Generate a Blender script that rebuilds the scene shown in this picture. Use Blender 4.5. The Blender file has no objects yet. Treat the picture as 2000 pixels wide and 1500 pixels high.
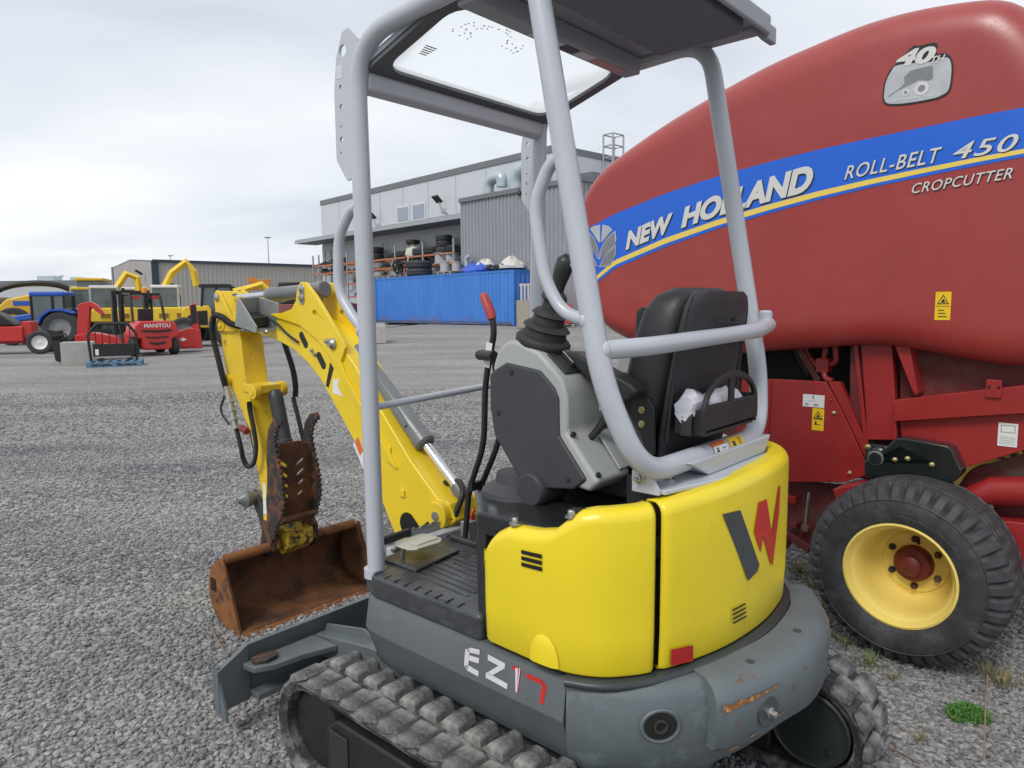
import bpy, bmesh, math, random
from mathutils import Vector, Matrix
random.seed(7)
SC = bpy.context.scene
COL = SC.collection
# ---------------------------------------------------------------- camera
FPX, CAM_H, PITCH, ROLL = 1387.0, 1.52, math.atan(153/1387.0), math.radians(0.6)
fwd = Vector((0, math.cos(PITCH), -math.sin(PITCH)))
rt0 = Vector((1, 0, 0)); up0 = rt0.cross(fwd)
rt = rt0*math.cos(ROLL) - up0*math.sin(ROLL); up = rt.cross(fwd)
cd = bpy.data.cameras.new('camera'); cam = bpy.data.objects.new('camera', cd); COL.objects.link(cam)
cam.matrix_world = Matrix(((rt.x, up.x, -fwd.x, 0), (rt.y, up.y, -fwd.y, 0), (rt.z, up.z, -fwd.z, CAM_H), (0, 0, 0, 1)))
cd.sensor_width = 36; cd.lens = FPX/2000*36; cd.clip_start = 0.05; cd.clip_end = 3000
SC.camera = cam
# ---------------------------------------------------------------- sky and sun
SUN_EL, SUN_AZ = math.radians(48), math.radians(215)
w = bpy.data.worlds.new('World'); SC.world = w; w.use_nodes = True
nt = w.node_tree; nt.nodes.clear()
def N(nt, t, **k):
    n = nt.nodes.new(t)
    for a, b in k.items(): setattr(n, a, b)
    return n
wo = N(nt, 'ShaderNodeOutputWorld'); bg = N(nt, 'ShaderNodeBackground'); bg.inputs['Strength'].default_value = 0.1
sky = N(nt, 'ShaderNodeTexSky', sky_type='NISHITA', sun_disc=False, sun_elevation=SUN_EL, sun_rotation=SUN_AZ)
tc = N(nt, 'ShaderNodeTexCoord'); sx = N(nt, 'ShaderNodeSeparateXYZ')
nt.links.new(tc.outputs['Generated'], sx.inputs[0])
# clouds lie on a flat layer: project the view direction on a plane overhead
mz = N(nt, 'ShaderNodeMath', operation='MAXIMUM'); mz.inputs[1].default_value = 0.0
ad = N(nt, 'ShaderNodeMath', operation='ADD'); ad.inputs[1].default_value = 0.16
nt.links.new(sx.outputs[2], mz.inputs[0]); nt.links.new(mz.outputs[0], ad.inputs[0])
dv = N(nt, 'ShaderNodeVectorMath', operation='DIVIDE'); cx = N(nt, 'ShaderNodeCombineXYZ')
for i in range(3): nt.links.new(ad.outputs[0], cx.inputs[i])
nt.links.new(tc.outputs['Generated'], dv.inputs[0]); nt.links.new(cx.outputs[0], dv.inputs[1])
mp = N(nt, 'ShaderNodeMapping'); mp.inputs['Scale'].default_value = (0.50, 0.85, 0.0); mp.inputs['Location'].default_value = (3.1, 1.7, 0)
nt.links.new(dv.outputs[0], mp.inputs[0])
n1 = N(nt, 'ShaderNodeTexNoise'); n1.inputs['Scale'].default_value = 0.75; n1.inputs['Detail'].default_value = 7; n1.inputs['Roughness'].default_value = 0.52; n1.inputs['Distortion'].default_value = 0.3
nt.links.new(mp.outputs[0], n1.inputs['Vector'])
cr = N(nt, 'ShaderNodeValToRGB')
cr.color_ramp.elements[0].position = 0.30; cr.color_ramp.elements[0].color = (4.9, 5.3, 6.0, 1)
cr.color_ramp.elements[1].position = 0.66; cr.color_ramp.elements[1].color = (8.5, 8.6, 8.75, 1)
e = cr.color_ramp.elements.new(0.47); e.color = (6.6, 6.95, 7.5, 1)
nt.links.new(n1.outputs[0], cr.inputs[0])
mx = N(nt, 'ShaderNodeMixRGB'); mx.inputs[0].default_value = 0.93
nt.links.new(sky.outputs[0], mx.inputs[1]); nt.links.new(cr.outputs[0], mx.inputs[2])
nt.links.new(mx.outputs[0], bg.inputs['Color']); nt.links.new(bg.outputs[0], wo.inputs[0])
sd = bpy.data.lights.new('sun', 'SUN'); sd.energy = 1.5; sd.angle = math.radians(18); sd.color = (1, 0.97, 0.92)
so = bpy.data.objects.new('sun', sd); COL.objects.link(so)
sun_dir = Vector((math.sin(SUN_AZ)*math.cos(SUN_EL), math.cos(SUN_AZ)*math.cos(SUN_EL), math.sin(SUN_EL)))
so.rotation_euler = sun_dir.to_track_quat('Z', 'Y').to_euler()
vs = SC.view_settings; vs.view_transform = 'Standard'; vs.look = 'None'; vs.gamma = 1; vs.exposure = 0.32; vs.use_curve_mapping = False
# ---------------------------------------------------------------- materials
MATS = {}
def mat(name, col, rough=0.5, metal=0.0, var=0.12, scale=6.0, col2=None, lo=0.55, hi=0.7, s2=5.0, bump=0.0, bscale=120.0, spec=0.5, coat=0.0, trans=0.0, alpha=1.0, drops=0.0, streak=False, rnd=0.0):
    if name in MATS: return MATS[name]
    m = bpy.data.materials.new(name); m.use_nodes = True; MATS[name] = m
    t = m.node_tree; b = t.nodes['Principled BSDF']; L = t.links.new
    b.inputs['Metallic'].default_value = metal; b.inputs['Specular IOR Level'].default_value = spec
    b.inputs['Coat Weight'].default_value = coat; b.inputs['Coat Roughness'].default_value = 0.28
    b.inputs['Transmission Weight'].default_value = trans; b.inputs['Alpha'].default_value = alpha
    c = N(t, 'ShaderNodeTexCoord'); src = c.outputs['Object']
    n = N(t, 'ShaderNodeTexNoise'); n.inputs['Scale'].default_value = scale; n.inputs['Detail'].default_value = 6; n.inputs['Roughness'].default_value = 0.62
    L(src, n.inputs['Vector'])
    r = N(t, 'ShaderNodeMapRange'); r.inputs[1].default_value = 0.25; r.inputs[2].default_value = 0.75; r.inputs[3].default_value = 1-var; r.inputs[4].default_value = 1+var
    L(n.outputs[0], r.inputs[0])
    h = N(t, 'ShaderNodeHueSaturation'); h.inputs['Color'].default_value = (*col, 1); L(r.outputs[0], h.inputs['Value'])
    out = h.outputs[0]
    if rnd:
        oi = N(t, 'ShaderNodeObjectInfo'); r3 = N(t, 'ShaderNodeMapRange'); r3.inputs[3].default_value = 1-rnd; r3.inputs[4].default_value = 1+rnd
        L(oi.outputs['Random'], r3.inputs[0]); h3 = N(t, 'ShaderNodeHueSaturation'); L(out, h3.inputs['Color']); L(r3.outputs[0], h3.inputs['Value']); out = h3.outputs[0]
    if col2:
        n2 = N(t, 'ShaderNodeTexNoise'); n2.inputs['Scale'].default_value = s2; n2.inputs['Detail'].default_value = 9; n2.inputs['Roughness'].default_value = 0.68
        v2 = src
        if streak:
            mpp = N(t, 'ShaderNodeMapping'); mpp.inputs['Scale'].default_value = (1, 1, 0.12); L(src, mpp.inputs[0]); v2 = mpp.outputs[0]
        L(v2, n2.inputs['Vector'])
        r2 = N(t, 'ShaderNodeMapRange'); r2.inputs[1].default_value = lo; r2.inputs[2].default_value = hi; L(n2.outputs[0], r2.inputs[0])
        mm = N(t, 'ShaderNodeMixRGB'); mm.inputs[2].default_value = (*col2, 1); L(r2.outputs[0], mm.inputs[0]); L(out, mm.inputs[1]); out = mm.outputs[0]
    L(out, b.inputs['Base Color'])
    rr = N(t, 'ShaderNodeMapRange'); rr.inputs[1].default_value = 0.3; rr.inputs[2].default_value = 0.7; rr.inputs[3].default_value = max(0.02, rough-0.1); rr.inputs[4].default_value = min(1, rough+0.1)
    L(n.outputs[0], rr.inputs[0]); L(rr.outputs[0], b.inputs['Roughness'])
    bn = None
    if bump:
        n4 = N(t, 'ShaderNodeTexNoise'); n4.inputs['Scale'].default_value = bscale; n4.inputs['Detail'].default_value = 4; L(src, n4.inputs['Vector'])
        bn = N(t, 'ShaderNodeBump'); bn.inputs['Strength'].default_value = bump; bn.inputs['Distance'].default_value = 0.01; L(n4.outputs[0], bn.inputs['Height'])
    if drops:   # rain drops standing on the paint
        vo = N(t, 'ShaderNodeTexVoronoi'); vo.inputs['Scale'].default_value = drops; L(src, vo.inputs['Vector'])
        rd = N(t, 'ShaderNodeMapRange'); rd.inputs[1].default_value = 0.05; rd.inputs[2].default_value = 0.22; rd.inputs[3].default_value = 1; rd.inputs[4].default_value = 0; L(vo.outputs['Distance'], rd.inputs[0])
        b2 = N(t, 'ShaderNodeBump'); b2.inputs['Strength'].default_value = 0.35; b2.inputs['Distance'].default_value = 0.002; L(rd.outputs[0], b2.inputs['Height'])
        if bn: L(bn.outputs[0], b2.inputs['Normal'])
        bn = b2
    if bn: L(bn.outputs[0], b.inputs['Normal'])
    return m
RUSTC = (0.16, 0.055, 0.018)
M_YEL = mat('yellow_paint', (0.80, 0.625, 0.014), 0.34, var=0.05, scale=3, coat=0.3, col2=(0.58, 0.42, 0.03), lo=0.62, hi=0.9, s2=14, streak=True, bump=0.02, bscale=60)
M_YELB = mat('yellow_boom_paint', (0.78, 0.56, 0.015), 0.4, var=0.07, scale=4, coat=0.15, col2=(0.42, 0.27, 0.03), lo=0.66, hi=0.85, s2=14, bump=0.03)
M_YELARM = mat('worn_yellow_paint', (0.74, 0.50, 0.02), 0.5, var=0.1, scale=7, col2=(0.25, 0.14, 0.03), lo=0.60, hi=0.72, s2=18, bump=0.04)
M_TUBE = mat('light_grey_tube_paint', (0.46, 0.485, 0.53), 0.34, var=0.05, scale=5, coat=0.2, col2=(0.2, 0.2, 0.2), lo=0.72, hi=0.76, s2=22)
M_ROOF = mat('grey_roof_paint', (0.30, 0.32, 0.355), 0.5, var=0.08, scale=4)
M_LINER = mat('dark_roof_liner', (0.15, 0.165, 0.20), 0.75, var=0.1, scale=20, bump=0.15, bscale=500)
M_SKIRT = mat('grey_steel_skirt', (0.105, 0.118, 0.125), 0.5, var=0.13, scale=5, col2=(0.22, 0.25, 0.26), lo=0.60, hi=0.80, s2=7, bump=0.05, bscale=80)
M_CW = mat('blue_grey_cast_iron', (0.105, 0.125, 0.135), 0.48, var=0.16, scale=5, col2=(0.22, 0.27, 0.285), lo=0.55, hi=0.8, s2=6, bump=0.10, bscale=70)
M_CWR = mat('rust_chipped_cast_iron', (0.115, 0.138, 0.148), 0.5, var=0.14, scale=5, col2=RUSTC, lo=0.64, hi=0.68, s2=7, bump=0.12, bscale=70)
M_BLADE = mat('grey_blade_paint', (0.12, 0.138, 0.148), 0.42, var=0.12, scale=6, col2=(0.20, 0.12, 0.06), lo=0.66, hi=0.74, s2=12, bump=0.05)
M_BLK = mat('black_plastic', (0.022, 0.023, 0.025), 0.42, var=0.15, scale=8, bump=0.06, bscale=300)
M_BLK2 = mat('black_powder_coat', (0.016, 0.016, 0.017), 0.5, var=0.2, scale=20, bump=0.08, bscale=400)
M_CHAR = mat('charcoal_plastic', (0.042, 0.045, 0.050), 0.55, var=0.10, scale=9, bump=0.10, bscale=600)
M_LGREY = mat('light_grey_plastic', (0.36, 0.375, 0.36), 0.45, var=0.05, scale=5, bump=0.05, bscale=400)
M_MATF = mat('wet_rubber_floor_mat', (0.045, 0.048, 0.052), 0.32, var=0.3, scale=14, col2=(0.10, 0.105, 0.11), lo=0.5, hi=0.75, s2=10, bump=0.12, bscale=45)
M_DECK = mat('wet_black_deck', (0.018, 0.019, 0.02), 0.25, var=0.2, scale=10, drops=55)
M_SEAT = mat('black_vinyl', (0.020, 0.020, 0.022), 0.5, var=0.15, scale=14, bump=0.10, bscale=350, drops=60)
M_SEATB = mat('dark_seat_shell', (0.028, 0.029, 0.033), 0.55, var=0.12, scale=9, bump=0.10, bscale=300)
M_RUB = mat('black_rubber', (0.020, 0.021, 0.022), 0.62, var=0.2, scale=14, bump=0.08, bscale=150)
M_TRK = mat('dusty_track_rubber', (0.035, 0.036, 0.038), 0.75, var=0.2, scale=16, col2=(0.25, 0.245, 0.235), lo=0.46, hi=0.62, s2=11, bump=0.25, bscale=70)
M_LUG = mat('muddy_tread_rubber', (0.055, 0.056, 0.06), 0.8, var=0.3, scale=45, col2=(0.30, 0.295, 0.275), lo=0.40, hi=0.68, s2=7, bump=0.35, bscale=90)
M_RUST = mat('rusty_bucket_steel', (0.15, 0.062, 0.022), 0.68, var=0.35, scale=9, col2=(0.050, 0.024, 0.016), lo=0.44, hi=0.62, s2=7, bump=0.25, bscale=60)
M_RUST2 = mat('orange_rusted_steel', (0.23, 0.088, 0.025), 0.7, var=0.3, scale=12, col2=(0.06, 0.030, 0.02), lo=0.50, hi=0.62, s2=9, bump=0.25, bscale=60)
M_RUSTD = mat('dark_rusty_casting', (0.030, 0.026, 0.026), 0.6, var=0.3, scale=14, col2=(0.17, 0.06, 0.022), lo=0.50, hi=0.60, s2=12, bump=0.2, bscale=80)
M_STEEL = mat('zinc_steel', (0.42, 0.42, 0.40), 0.35, metal=0.9, var=0.15, scale=20)
M_CHROME = mat('chromed_rod', (0.68, 0.69, 0.70), 0.10, metal=1.0, var=0.03)
M_CYL = mat('grey_cylinder_paint', (0.15, 0.16, 0.165), 0.36, var=0.08, scale=7, coat=0.2)
M_DCYL = mat('dark_cylinder_paint', (0.035, 0.037, 0.04), 0.45, var=0.15, scale=12)
M_BOX = mat('bare_sheet_steel', (0.36, 0.37, 0.37), 0.42, metal=0.6, var=0.12, scale=10)
M_RED = mat('red_decal', (0.55, 0.025, 0.018), 0.4, var=0.04)
M_REDGRIP = mat('scuffed_red_grip', (0.42, 0.055, 0.05), 0.5, var=0.2, scale=60, col2=(0.12, 0.03, 0.03), lo=0.55, hi=0.68, s2=70)
M_WHT = mat('white_decal', (0.72, 0.72, 0.70), 0.45, var=0.04)
M_LIL = mat('silver_white_decal', (0.60, 0.58, 0.63), 0.45, var=0.05)
M_SIGNY = mat('yellow_decal', (0.80, 0.52, 0.01), 0.45, var=0.04)
M_INK = mat('black_ink', (0.012, 0.012, 0.013), 0.5, var=0.05)
M_ORG = mat('orange_decal', (0.66, 0.15, 0.03), 0.45, var=0.05)
M_HOLE_SHADE = mat('painted_hole_shade', (0.008, 0.008, 0.008), 0.9, var=0.0)  # near-black that paints the shade inside slots and holes on flat patches
M_BEIGE = mat('beige_pedal_plastic', (0.44, 0.42, 0.36), 0.5, var=0.06, scale=12)
M_BAG = mat('clear_plastic_bag', (0.62, 0.62, 0.68), 0.15, var=0.15, scale=12, bump=0.6, bscale=30, spec=0.8)
M_GLASS = mat('clear_roof_pane', (0.90, 0.93, 0.94), 0.05, var=0.0, alpha=0.10, spec=0.5)
M_DGLASS = mat('dark_cab_glass', (0.055, 0.07, 0.075), 0.06, var=0.1, scale=2, spec=0.8)
M_PANE = bpy.data.materials.new('milky_roof_pane'); M_PANE.use_nodes = True; t_ = M_PANE.node_tree; t_.nodes.clear()
po = N(t_, 'ShaderNodeOutputMaterial'); pt = N(t_, 'ShaderNodeBsdfTransparent'); ptl = N(t_, 'ShaderNodeBsdfTranslucent'); ptl.inputs[0].default_value = (.9, .93, .93, 1); pgl = N(t_, 'ShaderNodeBsdfGlossy'); pgl.inputs['Roughness'].default_value = .1; pm = N(t_, 'ShaderNodeMixShader'); pm.inputs[0].default_value = .38; pm2 = N(t_, 'ShaderNodeMixShader'); pm2.inputs[0].default_value = .05
t_.links.new(pt.outputs[0], pm.inputs[1]); t_.links.new(ptl.outputs[0], pm.inputs[2]); t_.links.new(pm.outputs[0], pm2.inputs[1]); t_.links.new(pgl.outputs[0], pm2.inputs[2]); t_.links.new(pm2.outputs[0], po.inputs[0])
# ---------------------------------------------------------------- mesh building
class MB:
    def __init__(s, M=None): s.v = []; s.f = []; s.M = M
    def add(s, vs, fs):
        o = len(s.v); s.v += [Vector(p) for p in vs]; s.f += [tuple(i+o for i in f) for f in fs]; return s
    def box(s, c, d, R=None):
        c = Vector(c); h = Vector(d)/2; vs = []
        for k in range(8):
            p = Vector((h.x*(1 if k & 1 else -1), h.y*(1 if k & 2 else -1), h.z*(1 if k & 4 else -1)))
            vs.append(c+(R @ p if R else p))
        return s.add(vs, [(0, 2, 3, 1), (4, 5, 7, 6), (0, 1, 5, 4), (2, 6, 7, 3), (0, 4, 6, 2), (1, 3, 7, 5)])
    def b2(s, x0, x1, y0, y1, z0, z1): return s.box(((x0+x1)/2, (y0+y1)/2, (z0+z1)/2), (abs(x1-x0), abs(y1-y0), abs(z1-z0)))
    def bar(s, p, q, wd, ht, upv=(0, 0, 1)):
        p, q = Vector(p), Vector(q); d = (q-p); ln = d.length; d.normalize(); u = Vector(upv)
        if abs(d.dot(u)) > 0.98: u = Vector((1, 0, 0))
        sd_ = d.cross(u).normalized(); u = sd_.cross(d)
        return s.box((p+q)/2, (wd, ln, ht), Matrix((sd_, d, u)).transposed())
    def frame(s, d):
        d = Vector(d).normalized(); a = Vector((0, 0, 1)) if abs(d.z) < 0.9 else Vector((1, 0, 0)); u = d.cross(a).normalized(); return d, u, d.cross(u)
    def cyl(s, p, q, r, r2=None, n=16, caps=True):
        p, q = Vector(p), Vector(q); r2 = r if r2 is None else r2; d, u, v = s.frame(q-p)
        vs = [c+(u*math.cos(2*math.pi*i/n)+v*math.sin(2*math.pi*i/n))*rr for c, rr in ((p, r), (q, r2)) for i in range(n)]
        fs = [(i, (i+1) % n, n+(i+1) % n, n+i) for i in range(n)]
        if caps: fs += [tuple(reversed(range(n))), tuple(range(n, 2*n))]
        return s.add(vs, fs)
    def lathe(s, o, d, prof, n=24, caps=True):
        o = Vector(o); d, u, v = s.frame(d); vs = []; m = len(prof)
        for (r, h) in prof:
            for i in range(n): vs.append(o+d*h+(u*math.cos(2*math.pi*i/n)+v*math.sin(2*math.pi*i/n))*r)
        fs = [(j*n+i, j*n+(i+1) % n, (j+1)*n+(i+1) % n, (j+1)*n+i) for j in range(m-1) for i in range(n)]
        if caps: fs += [tuple(reversed(range(n))), tuple(range((m-1)*n, m*n))]
        return s.add(vs, fs)
    def tube(s, pts, r, n=12, caps=True):
        pts = [Vector(p) for p in pts]; d0, u, v = s.frame(pts[1]-pts[0]); rings = []; m = len(pts)
        for i, p in enumerate(pts):
            d = (pts[min(i+1, m-1)]-pts[max(i-1, 0)]).normalized()
            u = (u-d*u.dot(d)).normalized(); v = d.cross(u)
            rr = r[i] if isinstance(r, (list, tuple)) else r
            rings.append([p+(u*math.cos(2*math.pi*k/n)+v*math.sin(2*math.pi*k/n))*rr for k in range(n)])
        return s.loft(rings, caps)
    def loft(s, rings, caps=True, closed=True):
        n = len(rings[0]); vs = [p for r in rings for p in r]; kk = n if closed else n-1
        fs = [(j*n+i, j*n+(i+1) % n, (j+1)*n+(i+1) % n, (j+1)*n+i) for j in range(len(rings)-1) for i in range(kk)]
        if caps and closed: fs += [tuple(reversed(range(n))), tuple(range((len(rings)-1)*n, len(rings)*n))]
        return s.add(vs, fs)
    def prism(s, poly, ax, a, b):
        def P3(p, t): return {'x': (t, p[0], p[1]), 'y': (p[0], t, p[1]), 'z': (p[0], p[1], t)}[ax]
        n = len(poly); vs = [P3(p, a) for p in poly]+[P3(p, b) for p in poly]
        return s.add(vs, [(i, (i+1) % n, n+(i+1) % n, n+i) for i in range(n)]+[tuple(reversed(range(n))), tuple(range(n, 2*n))])
    def prism_holes(s, poly, holes, ax, a, b):
        from mathutils.geometry import tessellate_polygon
        def P3(p, t): return {'x': (t, p[0], p[1]), 'y': (p[0], t, p[1]), 'z': (p[0], p[1], t)}[ax]
        loops = [poly]+holes; flat = [p for l in loops for p in l]; n = len(flat); tri = tessellate_polygon([[Vector((p[0], p[1], 0)) for p in l] for l in loops])
        fs = [tuple(t) for t in tri]+[tuple(n+i for i in reversed(t)) for t in tri]; o = 0
        for l in loops:
            m = len(l); fs += [(o+i, o+(i+1) % m, n+o+(i+1) % m, n+o+i) for i in range(m)]; o += m
        return s.add([P3(p, a) for p in flat]+[P3(p, b) for p in flat], fs)
    def build(s, name, m, parent=None, bevel=0, smooth=40, thick=0, seg=2, subd=0):
        me = bpy.data.meshes.new(name); vs = [s.M @ p for p in s.v] if s.M else s.v
        me.from_pydata([tuple(p) for p in vs], [], s.f)
        bm = bmesh.new(); bm.from_mesh(me); bmesh.ops.recalc_face_normals(bm, faces=bm.faces); bm.to_mesh(me); bm.free()
        me.materials.append(m)
        o = bpy.data.objects.new(name, me); COL.objects.link(o); o.parent = parent
        if smooth:
            me.polygons.foreach_set('use_smooth', [True]*len(me.polygons)); me.set_sharp_from_angle(angle=math.radians(smooth))
        if thick:
            k = o.modifiers.new('solid', 'SOLIDIFY'); k.thickness = thick; k.offset = -1
        if bevel:
            k = o.modifiers.new('bevel', 'BEVEL'); k.width = bevel; k.segments = seg; k.limit_method = 'ANGLE'; k.angle_limit = math.radians(35); k.harden_normals = True
        if subd:
            k = o.modifiers.new('sub', 'SUBSURF'); k.levels = subd; k.render_levels = subd
        return o
def thing(name, label, cat, loc=(0, 0, 0), rz=0, group=None):
    o = bpy.data.objects.new(name, None); COL.objects.link(o); o.location = loc; o.rotation_euler = (0, 0, rz); o.empty_display_size = 0.2
    o['label'] = label; o['category'] = cat
    if group: o['group'] = group
    return o
def tag(o, label, cat, group=None):
    o['label'] = label; o['category'] = cat
    if group: o['group'] = group
    return o
def struct(o, kind='structure'): o['kind'] = kind; return o
def inst(o, parent, M, name=None):
    c = bpy.data.objects.new(name or o.name.split('.')[0], o.data); COL.objects.link(c); c.parent = parent; c.matrix_local = M
    for k in o.modifiers:
        if k.type == 'BEVEL':
            b = c.modifiers.new('bevel', 'BEVEL'); b.width = k.width; b.segments = k.segments; b.limit_method = 'ANGLE'; b.angle_limit = k.angle_limit; b.harden_normals = True
    return c
def copy_tree(o, parent=None):
    c = o.copy(); COL.objects.link(c); c.parent = parent
    for ch in list(o.children): copy_tree(ch, c)
    return c
def fil(pts, r, seg=7):
    pts = [Vector(p) for p in pts]; out = [pts[0]]
    for i in range(1, len(pts)-1):
        a, b, c = pts[i-1], pts[i], pts[i+1]; rr = r[i] if isinstance(r, dict) and i in r else (r if not isinstance(r, dict) else 0.05)
        d1 = (a-b); d2 = (c-b); t = min(rr, d1.length*0.48, d2.length*0.48)
        p, q = b+d1.normalized()*t, b+d2.normalized()*t
        for k in range(seg+1):
            s_ = k/seg; out.append(p*(1-s_)**2+b*2*s_*(1-s_)+q*s_*s_)
    out.append(pts[-1]); return out
def crm(pts, n=8):
    P_ = [Vector(p) for p in pts]; P_ = [2*P_[0]-P_[1]]+P_+[2*P_[-1]-P_[-2]]; out = []
    for i in range(1, len(P_)-2):
        p0, p1, p2, p3 = P_[i-1:i+3]
        for k in range(n):
            t = k/n; out.append(.5*((2*p1)+(-p0+p2)*t+(2*p0-5*p1+4*p2-p3)*t*t+(-p0+3*p1-3*p2+p3)*t**3))
    out.append(P_[-2]); return out
def text_polys(body, size=1.0, shear=0.0, bold=0.0, space=1.0):
    cu = bpy.data.curves.new('txt', 'FONT'); cu.body = body; cu.size = size; cu.shear = shear; cu.offset = bold; cu.space_character = space; cu.resolution_u = 4
    o = bpy.data.objects.new('txt', cu); COL.objects.link(o)
    dg = bpy.context.evaluated_depsgraph_get(); me = bpy.data.meshes.new_from_object(o.evaluated_get(dg))
    vs = [(v.co.x, v.co.y) for v in me.vertices]; fs = [tuple(p.vertices) for p in me.polygons]
    bpy.data.objects.remove(o); bpy.data.curves.remove(cu); bpy.data.meshes.remove(me)
    x0 = min(p[0] for p in vs); x1 = max(p[0] for p in vs); y0 = min(p[1] for p in vs); y1 = max(p[1] for p in vs)
    return [((p[0]-x0)/(x1-x0), (p[1]-y0)/(y1-y0)) for p in vs], fs, (x1-x0)/(y1-y0)
# ================================================================ ground
def ground_z(x, y):
    def ss(t): t = max(0, min(1, t)); return t*t*(3-2*t)
    return 0.58*ss((y-20)/14.0)*ss((x+11.0)/7.0)
mb = MB(); xs = [-400,-200,-100,-60,-40,-30,-25]+[-22+1.0*k for k in range(45)]+[26,32,45,70,120,250,400]; ys = [-60,-20,-5]+[0.5*k for k in range(16)]+[8+1.0*k for k in range(40)]+[50,56,64,80,110,180,300,600,1200]
mb.add([(x, y, ground_z(x, y)) for y in ys for x in xs], [(j*len(xs)+i, j*len(xs)+i+1, (j+1)*len(xs)+i+1, (j+1)*len(xs)+i) for j in range(len(ys)-1) for i in range(len(xs)-1)])
gm = bpy.data.materials.new('grey_gravel'); gm.use_nodes = True
t = gm.node_tree; b = t.nodes['Principled BSDF']; b.inputs['Roughness'].default_value = 0.9; b.inputs['Specular IOR Level'].default_value = 0.25
tc = N(t, 'ShaderNodeTexCoord'); v1 = N(t, 'ShaderNodeTexVoronoi'); v1.inputs['Scale'].default_value = 42; v1.inputs['Randomness'].default_value = 1
t.links.new(tc.outputs['Object'], v1.inputs['Vector'])
v2 = N(t, 'ShaderNodeTexVoronoi'); v2.inputs['Scale'].default_value = 16; t.links.new(tc.outputs['Object'], v2.inputs['Vector'])
nz = N(t, 'ShaderNodeTexNoise'); nz.inputs['Scale'].default_value = 0.55; nz.inputs['Detail'].default_value = 8; nz.inputs['Roughness'].default_value = 0.62; mpn = N(t, 'ShaderNodeMapping'); mpn.inputs['Scale'].default_value = (0.35, 1.3, 1); mpn.inputs['Rotation'].default_value = (0, 0, 0.25)
t.links.new(tc.outputs['Object'], mpn.inputs[0]); t.links.new(mpn.outputs[0], nz.inputs['Vector'])
s1 = N(t, 'ShaderNodeSeparateColor'); t.links.new(v1.outputs['Color'], s1.inputs[0])
r1 = N(t, 'ShaderNodeValToRGB'); r1.color_ramp.elements[0].color = (0.19, 0.19, 0.192, 1); r1.color_ramp.elements[1].color = (0.385, 0.38, 0.374, 1); t.links.new(s1.outputs[0], r1.inputs[0])
r2 = N(t, 'ShaderNodeValToRGB'); r2.color_ramp.elements[0].position = 0.35; r2.color_ramp.elements[0].color = (0.80, 0.80, 0.82, 1); r2.color_ramp.elements[1].position = 0.68; r2.color_ramp.elements[1].color = (1.22, 1.18, 1.10, 1); t.links.new(nz.outputs[0], r2.inputs[0])
mm = N(t, 'ShaderNodeMixRGB', blend_type='MULTIPLY'); mm.inputs[0].default_value = 1; t.links.new(r1.outputs[0], mm.inputs[1]); t.links.new(r2.outputs[0], mm.inputs[2]); t.links.new(mm.outputs[0], b.inputs['Base Color'])
bp = N(t, 'ShaderNodeBump'); bp.inputs['Strength'].default_value = 1; bp.inputs['Distance'].default_value = 0.02; bp.invert = True; t.links.new(v1.outputs['Distance'], bp.inputs['Height'])
b2 = N(t, 'ShaderNodeBump'); b2.inputs['Strength'].default_value = 0.6; b2.inputs['Distance'].default_value = 0.03; b2.invert = True; t.links.new(v2.outputs['Distance'], b2.inputs['Height']); t.links.new(bp.outputs[0], b2.inputs['Normal']); t.links.new(b2.outputs[0], b.inputs['Normal'])
ground = struct(mb.build('ground', gm, None, smooth=60))
# ================================================================ mini excavator
EX = thing('mini_excavator', 'small yellow and grey tracked mini excavator with open canopy, rusty bucket and black seat', 'excavator', (0.2454, 2.2698, 0), math.radians(138.6))
def curve_s(pts):
    c = crm([(p[0], p[1], 0) for p in pts]); s = [0.0]
    for i in range(len(c)-1): s.append(s[-1]+(c[i+1]-c[i]).length)
    return c, s
BON = [(.003,.506),(-.1,.51),(-.2,.512),(-.29,.505),(-.37,.468),(-.428,.407),(-.462,.348),(-.50,.25),(-.535,.12),(-.552,-.03),(-.55,-.17),(-.522,-.33),(-.45,-.45),(-.33,-.52)]
CWC = [(-.295,.506),(-.36,.488),(-.43,.45),(-.505,.38),(-.56,.29),(-.61,.15),(-.64,0),(-.645,-.13),(-.615,-.32),(-.53,-.47),(-.4,-.56),(-.25,-.58)]
def on_curve(C, s, off=0.0):
    c, S = C
    i = 0
    while i < len(S)-2 and S[i+1] < s: i += 1
    t = (s-S[i])/(S[i+1]-S[i]); a, b = c[i], c[i+1]; p = a+(b-a)*t
    def nrm(k):
        k = max(1, min(len(c)-2, k)); d = (c[k+1]-c[k-1]).normalized(); return Vector((d.y, -d.x, 0))
    n = nrm(i)*(1-t)+nrm(i+1)*t
    if n.dot(p) < 0: n = -n
    return p+n.normalized()*off, n.normalized()
CB, CC = curve_s(BON), curve_s(CWC)
def lerp_tab(tab, s):
    for (a, za), (b, zb) in zip(tab, tab[1:]):
        if s <= b: return za+(zb-za)*max(0, (s-a)/(b-a))
    return tab[-1][1]
ZT = [(0,.86),(.012,.885),(.03,.915),(.055,.94),(.103,.966),(.19,.972),(.25,.985),(.29,1.015),(.33,1.043),(.37,1.05),(.50,1.054),(.63,1.066),(.84,1.080),(1.0,1.09),(1.5,1.09)]
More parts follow.
